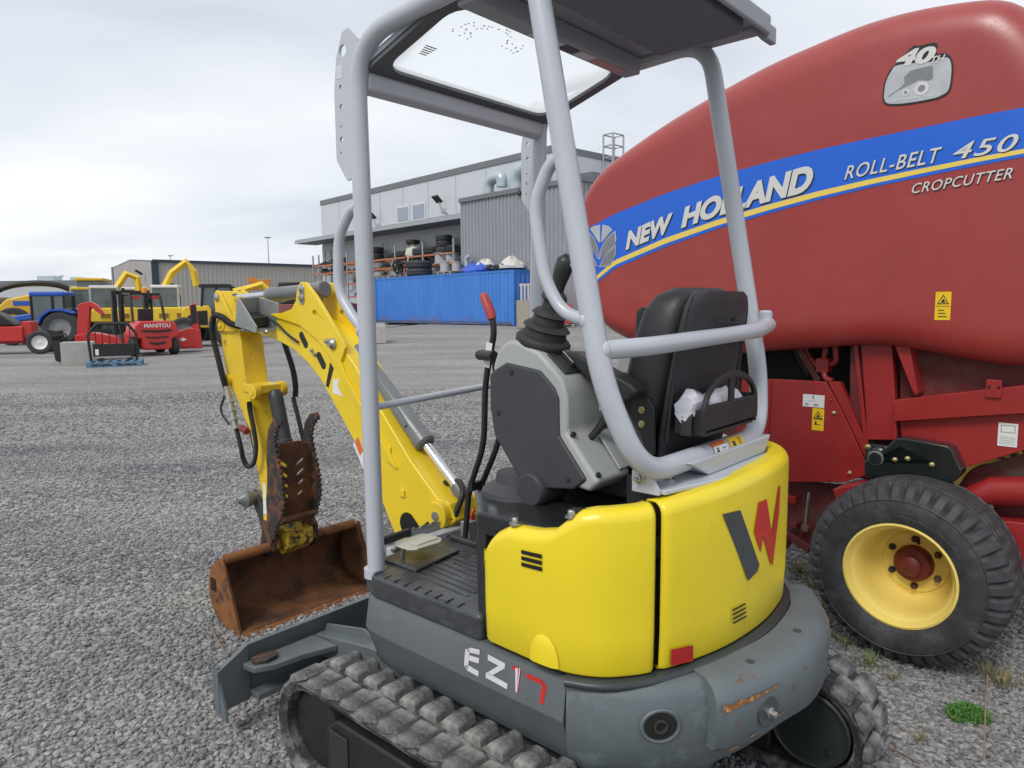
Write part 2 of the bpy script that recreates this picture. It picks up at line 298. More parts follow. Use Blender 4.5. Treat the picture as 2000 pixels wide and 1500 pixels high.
def shell(s0, s1, n, endr=(0, 0)):
    mb = MB(); rings = []
    for k in range(n+1):
        s = s0+(s1-s0)*k/n
        zt = lerp_tab(ZT, s)-.026; e = 0.0
        if endr[0] and s-s0 < endr[0]: e = endr[0]-math.sqrt(max(0, endr[0]**2-(endr[0]-(s-s0))**2))
        if endr[1] and s1-s < endr[1]: e = endr[1]-math.sqrt(max(0, endr[1]**2-(endr[1]-(s1-s))**2))
        R_ = 0.034; pr = [(-.03, .592), (-.004, .598), (0, .606), (0.004, .70), (0.005, .85)]
        pr += [(-R_+R_*math.cos(a)+.005, zt-R_+R_*math.sin(a)) for a in [math.radians(x) for x in (0, 18, 36, 54, 72, 90)]]+[(-.058, zt-.004), (-.064, zt-.035)]
        rings.append([on_curve(CB, s, o-e)[0]+Vector((0, 0, z)) for o, z in pr])
    return mb.loft(rings, caps=False, closed=False)
side = shell(0.0, 0.523, 60, (0.035, 0.006)).build('engine_side_cover', M_YEL, EX, thick=0.006, smooth=50)
rear = shell(0.541, 1.46, 60, (0.008, 0)).build('engine_rear_cover', M_YEL, EX, thick=0.006, smooth=50)
def decal(poly, C, off, name, m, parent, nsub=1):
    # polygon given as (distance along the cover, height); laid on the cover's surface
    mb = MB(); v = [on_curve(C, s, off)[0]+Vector((0, 0, z)) for s, z in poly]
    mb.add(v, [tuple(range(len(v)))]); return mb.build(name, m, parent, smooth=0)
def strip_decal(s0, s1, z0a, z1a, z0b, z1b, C, off, name, m, parent, n=6):
    mb = MB(); top = []; bot = []
    for k in range(n+1):
        t = k/n; s = s0+(s1-s0)*t; p = on_curve(C, s, off)[0]
        bot.append(p+Vector((0, 0, z0a+(z0b-z0a)*t))); top.append(p+Vector((0, 0, z1a+(z1b-z1a)*t)))
    mb.add(bot+top, [(i, i+1, n+2+i, n+1+i) for i in range(n)]); return mb.build(name, m, parent, smooth=0)
o_ = decal([(.740,.975),(.819,.971),(.933,.789),(.921,.773),(.869,.761)], CB, 0.0085, 'logo_stroke', mat('grey_decal', (0.05, 0.06, 0.065), 0.4, col2=(0.6, 0.45, 0.03), lo=0.70, hi=0.71, s2=40), rear)
for pl in ([(.919,.972),(.968,.971),(1.014,.858),(.951,.869),(.896,.893)], [(1.014,.858),(1.066,.989),(1.080,.985),(1.076,.907),(1.03,.759),(1.012,.772)], [(.951,.869),(.896,.893),(.941,.822)], [(1.014,.858),(.951,.869),(1.012,.772)]):
    decal(pl, CB, 0.0085, 'logo_stroke', M_RED, rear)
strip_decal(.569, .642, .608, .651, .602, .645, CB, 0.0075, 'red_reflector', mat('red_reflector_film', (0.42, 0.015, 0.015), 0.25), rear)
for k in range(4):
    z = .700-.0125*k; strip_decal(.792+.002*k, .858+.002*k, z-.0035, z+.0015, z-.0035, z+.0015, CB, 0.0085, 'vent_slot', M_HOLE_SHADE, rear)
for k in range(3):
    z = .889-.0165*k; strip_decal(.160, .228, z-.006, z+.004, z-.004, z+.007, CB, 0.0085, 'vent_slot', M_HOLE_SHADE, side)
# raised half-round boss low on the side cover, swage line
mb = MB(); rings = []
for k in range(13):
    a = math.pi*k/12; ring = []
    for j, (f, o) in enumerate(((1.0, .004), (.86, .009), (.66, .012), (0.0, .013))):
        s = .228+.047*f*math.cos(a); z = .606+.078*f*math.sin(a); ring.append(on_curve(CB, s, o)[0]+Vector((0, 0, z)))
    rings.append(ring)
mb.loft(rings, caps=False, closed=False); mb.build('cover_boss', M_YEL, side, smooth=80)
for s_, z_ in ((.112, .969), (.30, 1.022)):
    p = on_curve(CB, s_, -.022)[0]+Vector((0, 0, z_-.004)); p.z -= .022; MB().lathe(p, (0, 0, 1), [(.017, 0), (.017, .005), (.010, .006), (.010, .016), (.008, .019)], 10).build('cover_bolt', M_STEEL, side)
# dark seal behind the gap and engine bay core
mb = MB(); ring0 = [on_curve(CB, .02+.70*k/20, -.03)[0] for k in range(21)]+[on_curve(CB, .72+.72*k/20, -.03)[0] for k in range(21)]
mb.loft([[p+Vector((0, 0, .55)) for p in ring0], [p+Vector((0, 0, .90)) for p in ring0]], caps=False, closed=False)
ring1 = [on_curve(CB, .30+.40*k/20, -.03)[0] for k in range(21)]+[on_curve(CB, .72+.72*k/20, -.03)[0] for k in range(21)]
mb.loft([[p+Vector((0, 0, .899)) for p in ring1], [p+Vector((0, 0, 1.02)) for p in ring1]], caps=False, closed=False)
mb.build('engine_bay', M_BLK, EX)
# ---- black deck behind the floor (under seat and console)
mb = MB(); dk = [(.205,.32),(.205,-.50),(-.33,-.50),(-.45,-.43),(-.515,-.31),(-.54,-.17),(-.54,-.03),(-.525,.10),(-.49,.235),(-.45,.335),(-.41,.40),(-.36,.44),(-.30,.46),(-.06,.47),(.045,.475)]
mb.prism([(x, y) for x, y in dk], 'z', .88, .945)
deck = mb.build('seat_deck', M_DECK, EX, bevel=.01)
MB().prism([(.015,.475),(.045,.475),(.20,.32),(.20,-.50),(.165,-.50),(.165,.29),(.015,.44)], 'z', .60, .90).build('deck_front_wall', M_BLK, EX, bevel=.006)
# raised black cowl the console stands on
MB().lathe((.09, .24, .94), (0, 0, 1), [(.12, 0), (.115, .02), (.075, .045), (.07, .07)], 24).build('console_foot', M_CHAR, deck)
# ---- floor
mb = MB(); mb.prism([(.60,.44),(.58,.47),(.50,.495),(.02,.495),(.02,-.48),(.60,-.48)], 'z', .57, .655)
floor = mb.build('floor_mat', M_MATF, EX, bevel=.018, seg=3)
for k in range(15):
    y = .40-.030*k
    if y > .02: MB().bar((.42-.02*(k % 3), y, .6555), (.14, y+.02, .6555), .011, .006).build('mat_rib', M_MATF, floor, bevel=.002)
for k in range(9):
    MB().box((.50-.048*k, .476, .655), (.012, .03, .008)).build('mat_stud', M_MATF, floor, bevel=.003)
MB().prism([(.43,.17),(.58,.17),(.58,.40),(.40,.40)], 'z', .655, .668).build('mat_raised_pad', M_MATF, floor, bevel=.006)
MB().prism([(.40,-.10),(.56,-.10),(.56,.10),(.42,.10)], 'z', .655, .674).build('lever_boot_plate', M_MATF, floor, bevel=.006)
# front sill: painted bar with serrated step plate
MB().b2(.60, .645, -.46, .33, .60, .672).build('front_sill', M_TUBE, EX, bevel=.006)
mb = MB(); zz = []
for k in range(49):
    y = .20-.60*k/48; zz.append((y, .700+(.006 if k % 4 < 2 else 0)))
mb.prism([(.20, .655)]+zz+[(-.40, .655)], 'x', .648, .653); mb.build('serrated_step', M_BOX, EX)
MB().bar((.655, .36, .69), (.655, .21, .694), .02, .03).build('rubber_edge', M_RUB, EX, bevel=.006)
# ---- pedal
pd = MB(); pd.prism([(.53,.235),(.545,.25),(.55,.36),(.53,.385),(.46,.385),(.435,.36),(.43,.26),(.45,.235)], 'z', .712, .722)
pdl = pd.build('pedal', M_BEIGE, EX, bevel=.006, seg=3); pdl.rotation_euler = (0, 0, 0)
MB().prism([(.45,.25),(.49,.25),(.49,.35),(.45,.35)], 'z', .7215, .728).build('pedal_pad', M_BEIGE, pdl, bevel=.004)
MB().cyl((.52, .40, .705), (.52, .33, .705), .008).cyl((.52, .36, .655), (.51, .36, .712), .008).build('pedal_shaft', M_STEEL, pdl)
# ---- travel levers
def lever(pts, grip, name):
    t = MB().tube(fil(pts, .06), .011, 10).build(name, M_BLK2, EX)
    return t
l1 = lever([(.495,.08,.655),(.473,.08,.85),(.392,.08,1.03),(.38,.08,1.258),(.335,.08,1.43),(.343,.08,1.48),(.36,.08,1.52)], True, 'travel_lever')
MB().tube([(.345,.08,1.475),(.353,.08,1.50),(.382,.08,1.555),(.386,.08,1.562)], [.0165,.018,.0165,.010], 12).build('lever_grip', M_REDGRIP, l1)
MB().bar((.362,.0935,1.31), (.345,.0935,1.395), .028, .001, (0,1,0)).build('lever_sticker', M_WHT, l1)
l2 = lever([(.476,.03,.655),(.468,.03,.843),(.385,.03,1.00),(.36,.03,1.06),(.375,.03,1.28),(.385,.03,1.345)], False, 'travel_lever')
MB().tube([(.30,.12,1.352),(.385,.10,1.352),(.395,.03,1.352)], .018, 10).build('lever_grip', M_BLK2, l2)
MB().bar((.455,.09,.872), (.455,.02,.872), .02, .03).build('lever_link', M_BLK2, l1)
l3 = MB().tube(fil([(.62,.02,.70),(.60,-.02,.80),(.66,-.06,.835),(.78,-.06,.80)], .03), .012, 8).build('boom_swing_guard', M_BLK2, EX)
lk = MB().box((.50, .055, .70), (.045, .045, .06)).build('hydraulic_lock', M_BOX, EX, bevel=.004)
MB().tube(fil([(.50,.04,.72),(.50,.03,.77),(.50,-.02,.77),(.50,-.03,.70)], .02), .006, 8).build('lock_cable', M_RED, lk)
# ---- left console with joystick
con = MB(); con.prism([(.148,1.335),(.125,1.39),(.09,1.415),(.055,1.42),(-.036,1.386),(-.118,1.316),(-.134,1.267),(-.135,1.166),(-.244,1.038),(-.21,1.005),(-.13,1.02),(.0,1.10),(.12,1.25)], 'y', .125, .295)
con = con.build('control_console', M_LGREY, EX, bevel=.014, seg=3)
MB().prism([(.086,1.352),(-.043,1.336),(-.096,1.288),(-.110,1.258),(-.112,1.155),(-.206,1.042),(-.164,1.008),(.004,.985),(.048,1.02),(.136,1.13),(.152,1.213),(.152,1.315),(.125,1.332)], 'y', .20, .3035).build('console_side_panel', M_CHAR, con, bevel=.008, seg=3)
MB().lathe((-.017, .30, .985), (0, 1, 0), [(.052, -.10), (.052, 0), (.05, .018), (.044, .024)], 24).build('pivot_cap', M_CHAR, con)
for x, z in ((.062, 1.325), (-.145, 1.035), (.115, 1.20)):
    MB().lathe((x, .3035, z), (0, 1, 0), [(.008, 0), (.008, .003), (.004, .0035)], 10).build('panel_screw', M_BLK, con)
R35 = Matrix.Rotation(math.radians(-40.5), 3, 'Y')
MB().box((-.078, .205, 1.3535), (.085, .125, .008), R35).build('switch_plate', M_BLK, con, bevel=.002)
MB().box((-.080, .205, 1.366), (.060, .034, .020), R35).build('switch', mat('glossy_black', (0.02, 0.02, 0.02), 0.15), con, bevel=.006, seg=3)
MB().bar((-.138,.215,1.15), (-.222,.215,1.055), .028, .003, (-.7,0,.7)).build('lever_slot', M_HOLE_SHADE, con)
MB().bar((-.160,.145,1.155), (-.238,.145,1.055), .075, .008, (-.7,0,.7)).build('slot_cover', M_LGREY, con, bevel=.003)
for s_ in ((-.148,.28,1.16), (-.232,.28,1.056), (-.236,.13,1.056)):
    MB().lathe(s_, (-.7, 0, .7), [(.008, -.01), (.008, .004), (.004, .0045)], 10).build('panel_screw', M_BLK, con)
MB().tube([(-.14,.215,1.12),(-.175,.20,1.165),(-.20,.19,1.20)], [.009,.012,.016], 10).build('lock_lever', M_BLK, con)
js = MB().lathe((.018,.21,1.407), (-.33, 0, 1), [(.074,-.012),(.082,-.006),(.084,.012),(.075,.022),(.066,.024),(.062,.045),(.072,.05),(.060,.062),(.050,.064),(.046,.085),(.055,.09),(.045,.102),(.030,.108),(.028,.13),(.040,.14),(.036,.15),(.022,.165)], 28).build('joystick', M_RUB, EX, smooth=50)
MB().tube([(-.026,.21,1.535),(-.034,.21,1.555),(-.042,.21,1.58),(-.054,.21,1.612),(-.070,.21,1.645),(-.082,.21,1.660)], [.026,.020,.021,.026,.028,.014], 14).build('joystick_grip', M_BLK, js, smooth=60)
MB().cyl((-.092,.215,1.632),(-.100,.215,1.634),.006).build('thumb_button', M_LGREY, js)
# mirrored right console, mostly hidden by the seat
con2 = MB(); con2.prism([(.12,1.25),(.10,1.36),(.03,1.37),(-.08,1.29),(-.11,1.15),(-.2,1.03),(.05,1.03)], 'y', -.46, -.33); con2.build('control_console', M_LGREY, EX, bevel=.014, seg=3)
js2 = MB().lathe((.06,-.39,1.25), (-.12, 0, 1), [(.07,0),(.07,.02),(.05,.03),(.055,.05),(.04,.08),(.02,.10),(.02,.14),(.027,.24),(.012,.26)], 20).build('joystick', M_RUB, EX, smooth=50)
# ---- seat
SY = -.085
seat = MB().prism([(.10,1.10),(.08,1.16),(-.20,1.15),(-.28,1.12),(-.28,1.03),(.05,1.03)], 'y', SY-.21, SY+.21).build('seat_cushion', M_SEAT, EX, bevel=.035, seg=4)
mb = MB(); rings = []
for z, x, hw, t in ((1.10,-.235,.20,.05),(1.18,-.245,.215,.075),(1.30,-.268,.213,.085),(1.42,-.292,.205,.085),(1.50,-.312,.192,.08),(1.545,-.325,.165,.062),(1.566,-.333,.12,.03)):
    ring = []
    for k in range(24):
        a = 2*math.pi*k/24; ca, sa = math.cos(a), math.sin(a); e = .55
        ring.append(Vector((x+t*abs(ca)**e*(1 if ca > 0 else -1), SY+hw*abs(sa)**e*(1 if sa > 0 else -1), z)))
    rings.append(ring)
bk = mb.loft(rings).build('seat_backrest', M_SEAT, EX, smooth=70)
mb = MB(); rings = []
for z, x, hw in ((1.06,-.315,.185),(1.14,-.33,.205),(1.30,-.357,.205),(1.44,-.383,.200),(1.515,-.398,.188),(1.545,-.403,.165),(1.555,-.403,.14)):
    ring = []
    for k in range(24):
        a = 2*math.pi*k/24; ca, sa = math.cos(a), math.sin(a); e = .35
        ring.append(Vector((x+.022*abs(ca)**.8*(1 if ca > 0 else -1), SY+hw*abs(sa)**e*(1 if sa > 0 else -1), z)))
    rings.append(ring)
sb = mb.loft(rings).build('seat_back_shell', M_SEATB, bk, smooth=60)
for sy in (1, -1):
    MB().tube(crm([(-.352, SY+.208*sy, 1.14),(-.372, SY+.208*sy, 1.32),(-.396, SY+.20*sy, 1.48),(-.405, SY+.175*sy, 1.54)], 5), .0055, 6).build('seat_piping', M_BLK, bk)
MB().lathe((-.4125, SY-.075, 1.475), (-1, 0, .18), [(.011, -.01), (.011, .001)], 14).build('shell_hole', M_HOLE_SHADE, bk)
MB().tube(fil([(-.3775, SY-.13, 1.18),(-.409, SY-.13, 1.36),(-.4215, SY-.12, 1.46),(-.4215, SY+.06, 1.47)], .02), .003, 6).build('shell_groove', M_BLK, bk)
for sy in (1, -1):
    ar = MB().prism([(-.31,1.285),(-.29,1.305),(-.10,1.385),(.02,1.385),(.03,1.365),(0,1.35),(-.10,1.34),(-.22,1.265),(-.28,1.255)], 'y', SY+sy*.235, SY+sy*.30).build('armrest', M_BLK, EX, bevel=.012, seg=3)
    pv = MB().prism([(-.245,1.10),(-.247,1.235),(-.262,1.257),(-.284,1.265),(-.306,1.257),(-.322,1.235),(-.325,1.10)], 'y', SY+sy*.215, SY+sy*.228).build('armrest_pivot', M_BLK2, ar, bevel=.003)
    for z in (1.225, 1.185): MB().lathe((-.285, SY+sy*.228, z), (0, sy, 0), [(.011, 0), (.011, .004), (.007, .005), (.007, .009)], 6).build('pivot_bolt', mat('yellow_zinc', (0.45, 0.38, 0.18), 0.35, metal=0.8), ar)
MB().tube(fil([(-.22,-.36,1.47),(-.18,-.36,1.50),(-.10,-.36,1.50)], .02), .016, 8).build('armrest_knob', M_BLK, EX)
MB().b2(-.30, .05, SY-.19, SY+.19, .945, 1.03).build('seat_suspension', M_BLK, EX, bevel=.01)
# ---- document box with plastic bag behind the seat
db_ = MB().prism([(.135,1.165),(.13,1.215),(.125,1.225),(.06,1.165)], 'x', -.43, -.40).build('document_tray', M_BLK2, EX)
mb = MB(); outer = [(.117,1.178)]+[(.117+.177*(math.cos(a)-1), 1.225+.105*math.sin(a)) for a in [math.pi*k/14 for k in range(15)]]+[(-.237,1.178)]
inner = [(.095,1.245)]+[(.095+.155*(math.cos(a)-1), 1.245+.065*math.sin(a)) for a in [math.pi*k/14 for k in range(1, 14)]]+[(-.215,1.245)]
vs_ = []; fs_ = []
for x in (-.462, -.448):
    vs_ += [(x, *p) for p in outer]+[(x, *p) for p in inner]
no, ni = len(outer), len(inner)
for q in (0, no+ni):
    for k in range(1, 15): fs_.append((q+k, q+k+1, q+no+min(k, ni-1), q+no+k-1))
    fs_ += [(q, q+1, q+no, q+no+ni-1), (q, q+no+ni-1, q+no-2, q+no-1)]
nn = no+ni
fs_ += [(k, k+1, nn+k+1, nn+k) for k in range(no-1)]+[(0, nn, nn+no-1, no-1)]+[(no+k, no+(k+1) % ni, nn+no+(k+1) % ni, nn+no+k) for k in range(ni)]
MB().add(vs_, fs_).build('tray_hoop', M_BLK2, EX, bevel=.003)
MB().b2(-.460, -.450, -.075, -.045, 1.235, 1.318).b2(-.46, -.37, .10, .115, 1.165, 1.235).b2(-.46, -.37, -.235, -.22, 1.165, 1.25).b2(-.455, -.37, -.22, .10, 1.16, 1.17).build('tray_bracket', M_BLK2, EX, bevel=.003)
mb = MB(); rings = []; random.seed(3)
for k in range(10):
    y = .125-.034*k; ring = []
    for j in range(14):
        a = 2*math.pi*j/14; ring.append(Vector((-.405+.033*math.cos(a)*random.uniform(.7, 1.2), y+random.uniform(-.008, .008), 1.235+(.035+.010*math.sin(k*1.3))*math.sin(a)*random.uniform(.65, 1.25))))
    rings.append(ring)
bag = tag(mb.loft(rings).build('plastic_bag', M_BAG, None, smooth=25), 'crumpled clear plastic bag of papers in the tray behind the seat', 'bag'); bag.matrix_world = Matrix.Translation((0.2454, 2.2698, 0)) @ Matrix.Rotation(math.radians(138.6), 4, 'Z')
# ---- canopy frame: two side loops joined behind the seat by a U tube
TR = .0285
loop = fil([(.53,.46,.645),(.547,.46,2.335),(-.150,.455,2.385),(-.352,.44,1.33),(-.42,.37,1.10),(-.425,-.34,1.10),(-.378,-.44,1.30),(-.168,-.455,2.40),(.50,-.46,2.375),(.545,-.435,2.25),(.56,-.42,1.5),(.56,-.42,.66)], {1: .17, 2: .12, 3: .10, 4: .20, 5: .12, 6: .08, 7: .12, 8: .08, 9: .05, 10: .1}, 9)
can = MB().tube(loop, TR, 18).build('canopy_frame', M_TUBE, EX, smooth=60)
MB().tube(fil([(-.345,.435,1.41),(-.40,.30,1.415),(-.43,-.30,1.435),(-.40,-.462,1.45),(-.378,-.445,1.45)], .05), .024, 16).build('rear_guard_bar', M_TUBE, can, smooth=60)
MB().lathe((-.39,-.455,1.478), (0, 0, 1), [(.022,-.03),(.022,.012),(.015,.018)], 14).build('weld_boss', M_TUBE, can)
MB().tube(fil([(.552,.46,1.84),(.60,.462,1.83),(.668,.465,1.75),(.678,.465,1.57),(.60,.462,1.48),(.54,.46,1.44)], .05), .017, 14).build('grab_handle', M_TUBE, can, smooth=60)
MB().tube(fil([(-.246,.447,1.885),(-.20,.45,1.865),(-.150,.45,1.77),(-.185,.45,1.58),(-.24,.448,1.50),(-.318,.445,1.48)], .05), .0165, 14).build('grab_handle', M_TUBE, can, smooth=60)
MB().tube([(.54,.445,1.195),(.50,-.40,1.235)], .0125, 12).build('front_cross_bar', M_TUBE, can, smooth=60)
for p_, d_ in (((-.345,.436,1.41),(.4,1,0)),((-.385,-.448,1.45),(0,1,.1)),((.552,.461,1.838),(1,0,0)),((-.243,.447,1.882),(1,0,-.3)),((-.312,.445,1.482),(1,0,-.2)),((.556,.461,1.447),(1,0,.4)),((.537,.452,1.195),(0,1,0))):
    d_ = Vector(d_).normalized(); MB().lathe(Vector(p_)-d_*.014, d_, [(.020,.0),(.028,.006),(.0285,.012),(.026,.02),(.020,.026)], 14).build('weld_bead', M_TUBE, can, smooth=60)
MB().cyl((.538,.46,.63),(.538,.46,.66),.036,n=16).build('post_foot', M_TUBE, can)
MB().prism([(.565,2.19),(.565,2.235),(.525,2.25),(.51,2.235),(.515,2.19),(.54,2.175)], 'y', -.41, .44).build('front_roof_beam', M_TUBE, can, bevel=.008)
def circ(x, z, r_, n=12): return [(x+r_*math.cos(2*math.pi*k/n), z+r_*math.sin(2*math.pi*k/n)) for k in range(n)]
for y, zz in ((.468, 0), (-.445, -.03)):
    MB().prism_holes([(.52,2.33+zz),(.57,2.375+zz),(.60,2.37+zz),(.635,2.30+zz),(.652,2.20+zz),(.652,1.99+zz),(.60,1.92+zz),(.565,1.925+zz),(.56,2.2+zz)], [circ(hx, hz+zz, hr) for hx, hz, hr in ((.600,2.315,.019),(.618,2.21,.007),(.618,2.15,.008),(.622,2.09,.004),(.622,2.05,.009),(.628,2.01,.004))], 'y', y-.004, y+.004).build('roof_bracket', M_TUBE, can, smooth=0)
    MB().b2(.605, .635, y+.0042, y+.0048, 2.235+zz, 2.275+zz).build('bracket_label', M_LIL, can)
# ---- roof
rf = MB(); rf.prism([(.13,2.385),(.13,2.42),(-.05,2.435),(-.36,2.43),(-.405,2.40),(-.405,2.345),(-.39,2.345),(-.375,2.385)], 'y', -.40, .44)
roof = rf.build('canopy_roof', M_ROOF, EX, bevel=.012, seg=3)
MB().prism([(.13,2.40),(-.36,2.41),(-.395,2.385),(-.395,2.335),(-.375,2.335),(-.34,2.375),(.13,2.375)], 'y', -.47, -.401).build('roof_side_lip', M_ROOF, roof, bevel=.006)
MB().prism([(.13,2.40),(-.36,2.41),(-.395,2.385),(-.395,2.335),(-.375,2.335),(-.34,2.375),(.13,2.375)], 'y', .441, .48).build('roof_side_lip', M_ROOF, roof, bevel=.006)
MB().prism([(-.05,-.34),(-.05,.38),(-.33,.38),(-.36,.34),(-.36,-.30),(-.33,-.34)], 'z', 2.345, 2.384).build('roof_liner', M_LINER, roof, bevel=.012, seg=3)
MB().b2(.06, .125, -.40, .44, 2.325, 2.384).build('roof_cross_beam', M_ROOF, roof, bevel=.006)
for k, (y0, y1, m_) in enumerate(((.16,.02,M_LIL),(.01,-.06,M_INK),(-.07,-.15,M_LIL),(-.16,-.33,mat('red_white_label', (0.5, 0.25, 0.24), 0.5)))):
    MB().b2(.075, .112, y0, y1, 2.3235, 2.3245).build('roof_label', m_, roof)
PM = Matrix.Translation((.32, .005, 2.3125)) @ Matrix.Rotation(math.atan2(.125, .42), 4, 'Y')
gl = MB(PM).b2(-.215, .215, -.43, .43, -.002, .002).build('roof_pane', M_PANE, EX, smooth=0)
def rrect(a, b, r_, n=5): return [(sx_*(a-r_)+r_*math.cos(t), sy_*(b-r_)+r_*math.sin(t)) for sx_, sy_, t0 in ((1,1,0),(-1,1,90),(-1,-1,180),(1,-1,270)) for t in [math.radians(t0+90*k/n) for k in range(n+1)]]
MB(PM).prism_holes(rrect(.225, .445, .01), [rrect(.175, .40, .07)], 'z', -.014, -.0025).build('pane_frame', mat('dark_pane_frame', (.10,.108,.12), .5), gl, smooth=0)
MB(PM).prism_holes(rrect(.228, .447, .01), [rrect(.185, .41, .06)], 'z', .0025, .02).build('pane_frame', M_ROOF, gl, smooth=0)
mb = MB(PM); random.seed(5)
for k in range(46):
    a = random.uniform(.6, 5.2); r_ = random.choice((.05, .065, .08, .095)); mb.box((-.09+r_*.7*math.cos(a), .19+r_*1.5*math.sin(a), -.0028), (.003, .006, .0006))
for k in range(5): mb.box((.03+.010*k, .325, -.0028), (.004, .045-.004*k, .0006))
mb.build('etched_print', mat('grey_etch', (.12,.12,.13), .6), gl)['kind'] = 'stuff'
# ---- canopy rear mount
MB().prism([(-.40,.31),(-.45,.30),(-.50,.10),(-.505,-.10),(-.47,-.30),(-.40,-.36),(-.30,-.30),(-.30,.22),(-.36,.31)], 'z', 1.040, 1.053).build('canopy_base_plate', M_TUBE, can, bevel=.004)
MB().prism([(.20,1.105),(.08,1.053),(-.30,1.053),(-.35,1.105)], 'x', -.462, -.385).build('canopy_mount_block', M_TUBE, can, bevel=.006)
br = MB().prism([(-.36,1.040),(-.36,1.095),(-.372,1.105),(-.40,1.105),(-.415,1.09),(-.44,1.053),(-.44,1.040)], 'y', .305, .317).build('mount_bracket', M_TUBE, can, bevel=.003)
MB().lathe((-.385,.317,1.08), (0, 1, 0), [(.016,0),(.016,.004),(.010,.005),(.010,.015),(.006,.016),(.006,.024)], 8).build('mount_bolt', M_STEEL, can)
for x, y in ((-.40,.20),(-.41,-.26)): MB().lathe((x, y, 1.053), (0, 0, 1), [(.020,0),(.020,.005),(.012,.006),(.012,.016)], 8).build('mount_bolt', M_STEEL, can)
MB().b2(-.42, -.26, -.36, .18, .945, 1.041).build('mount_riser', M_BLK, can)
MB().tube(fil([(-.375,.29,1.09),(-.34,.24,1.16),(-.26,.20,1.24)], .03), .008, 8).build('seat_belt_stay', M_BLK, can)
# stickers wrapped round the U tube
def wrap(y0, y1, a0, a1, m_, name):
    mb = MB(); rings = []
    for k in range(5):
        y = y0+(y1-y0)*k/4; x0 = -.4235; rings.append([Vector((x0-(TR+.0012)*math.cos(a_), y, 1.100+(TR+.0012)*math.sin(a_))) for a_ in [a0+(a1-a0)*q/6 for q in range(7)]])
    mb.loft(rings, caps=False, closed=False).build(name, m_, can, smooth=60)
wrap(.03, -.055, -.3, .75, M_WHT, 'warning_sticker'); wrap(.03, -.055, .75, 1.3, M_ORG, 'sticker_band'); wrap(-.075, -.165, -.3, 1.2, M_SIGNY, 'warning_sticker')
wrap(.015, -.0, -.15, .6, M_INK, 'sticker_print'); wrap(-.02, -.045, .3, .5, mat('grey_ink', (.3,.3,.3)), 'sticker_print'); wrap(-.09, -.11, -.1, .7, M_INK, 'sticker_print'); wrap(-.13, -.15, -.1, .9, mat('ochre_ink', (.35,.2,.01)), 'sticker_print')
# ---- lower house: grey skirt and counterweight
def sweep(pl, prof, name, m_, parent, **k):
    C = curve_s(pl); mb = MB(); n = 40; tot = C[1][-1]; rings = []
    for i in range(n+1):
        s = min(tot*i/n, tot-1e-6); rings.append([on_curve(C, s, o)[0]+Vector((0, 0, z)) for o, z in prof])
    return mb.loft(rings, caps=True).build(name, m_, parent, **k)
SKP = [(.45,.30),(.545,.40),(.565,.45),(.545,.485),(.48,.503),(.30,.505),(.0,.505),(-.288,.505)]
skirt = sweep(SKP, [(-.10,.335),(-.042,.335),(-.030,.345),(.012,.470),(0,.555),(-.006,.570),(-.02,.576),(-.10,.576)], 'side_skirt', M_SKIRT, EX, smooth=15)
CWP = [(-.02,.338),(-.008,.352),(.008,.45),(.004,.555),(-.012,.578),(-.03,.583),(-.13,.583),(-.13,.338)]
cw = sweep([(-.293,.506)]+CWC[1:], CWP, 'counterweight', M_CW, EX, smooth=40)
BMP = curve_s([(-.56,.283),(-.61,.15),(-.64,0),(-.645,-.13),(-.615,-.32),(-.53,-.47)])
mb = MB(); rings = []
for i in range(31):
    s = BMP[1][-1]*min(i/30, .9999); e = 0 if s > .012 else .012-math.sqrt(max(0, .012**2-(.012-s)**2))
    lo_ = .405 if s < .25 else .405-.02*min(1, (s-.25)/.2)
    rings.append([on_curve(BMP, s, o-e)[0]+Vector((0, 0, z)) for o, z in [(-.05,lo_),(.038,lo_+.004),(.050,lo_+.016),(.055,.515),(.050,.545),(.034,.574),(.010,.587),(-.06,.590)]])
bmp = mb.loft(rings).build('counterweight_bumper', M_CWR, EX, smooth=45)
mb = MB(); random.seed(17); up_ = []; dn_ = []
for k in range(25):
    t_ = k/24; s_ = .006+.20*t_; w_ = .011*(1-t_)**.7*random.uniform(.5, 1.3)+.0008; zc_ = .527+.010*t_+random.uniform(-.0015, .0015); p_ = on_curve(BMP, s_, .0562)[0]; up_.append(p_+Vector((0, 0, zc_+w_))); dn_.append(p_+Vector((0, 0, zc_-w_*.6)))
mb.add(dn_+up_, [(i, i+1, 26+i, 25+i) for i in range(24)]); mb.build('rust_streak', mat('flaking_rust', (.30,.12,.03), .8, var=.4, scale=60, col2=(.55,.42,.25), lo=.55, hi=.62, s2=60), bmp, smooth=0)
for s_, z_, l_ in ((.03,.415,.03),(.10,.430,.022),(.20,.45,.03),(.05,.48,.012),(.26,.50,.02),(.33,.53,.015)):
    p_, q_ = on_curve(BMP, s_, .0562)[0], on_curve(BMP, s_+l_, .0562)[0]; MB().add([p_+Vector((0,0,z_)), q_+Vector((0,0,z_+.004)), q_+Vector((0,0,z_+.0065)), p_+Vector((0,0,z_+.004))], [(0,1,2,3)]).build('paint_scratch', mat('flaking_rust', (.3,.12,.03)), bmp, smooth=0)
mold = sweep(BON[3:], [(.002,.572),(.020,.572),(.026,.580),(.022,.590),(.006,.594),(-.02,.592)], 'cover_seal_strip', mat('dark_green_rubber', (.03,.038,.04), .35, var=.15), EX, smooth=60)
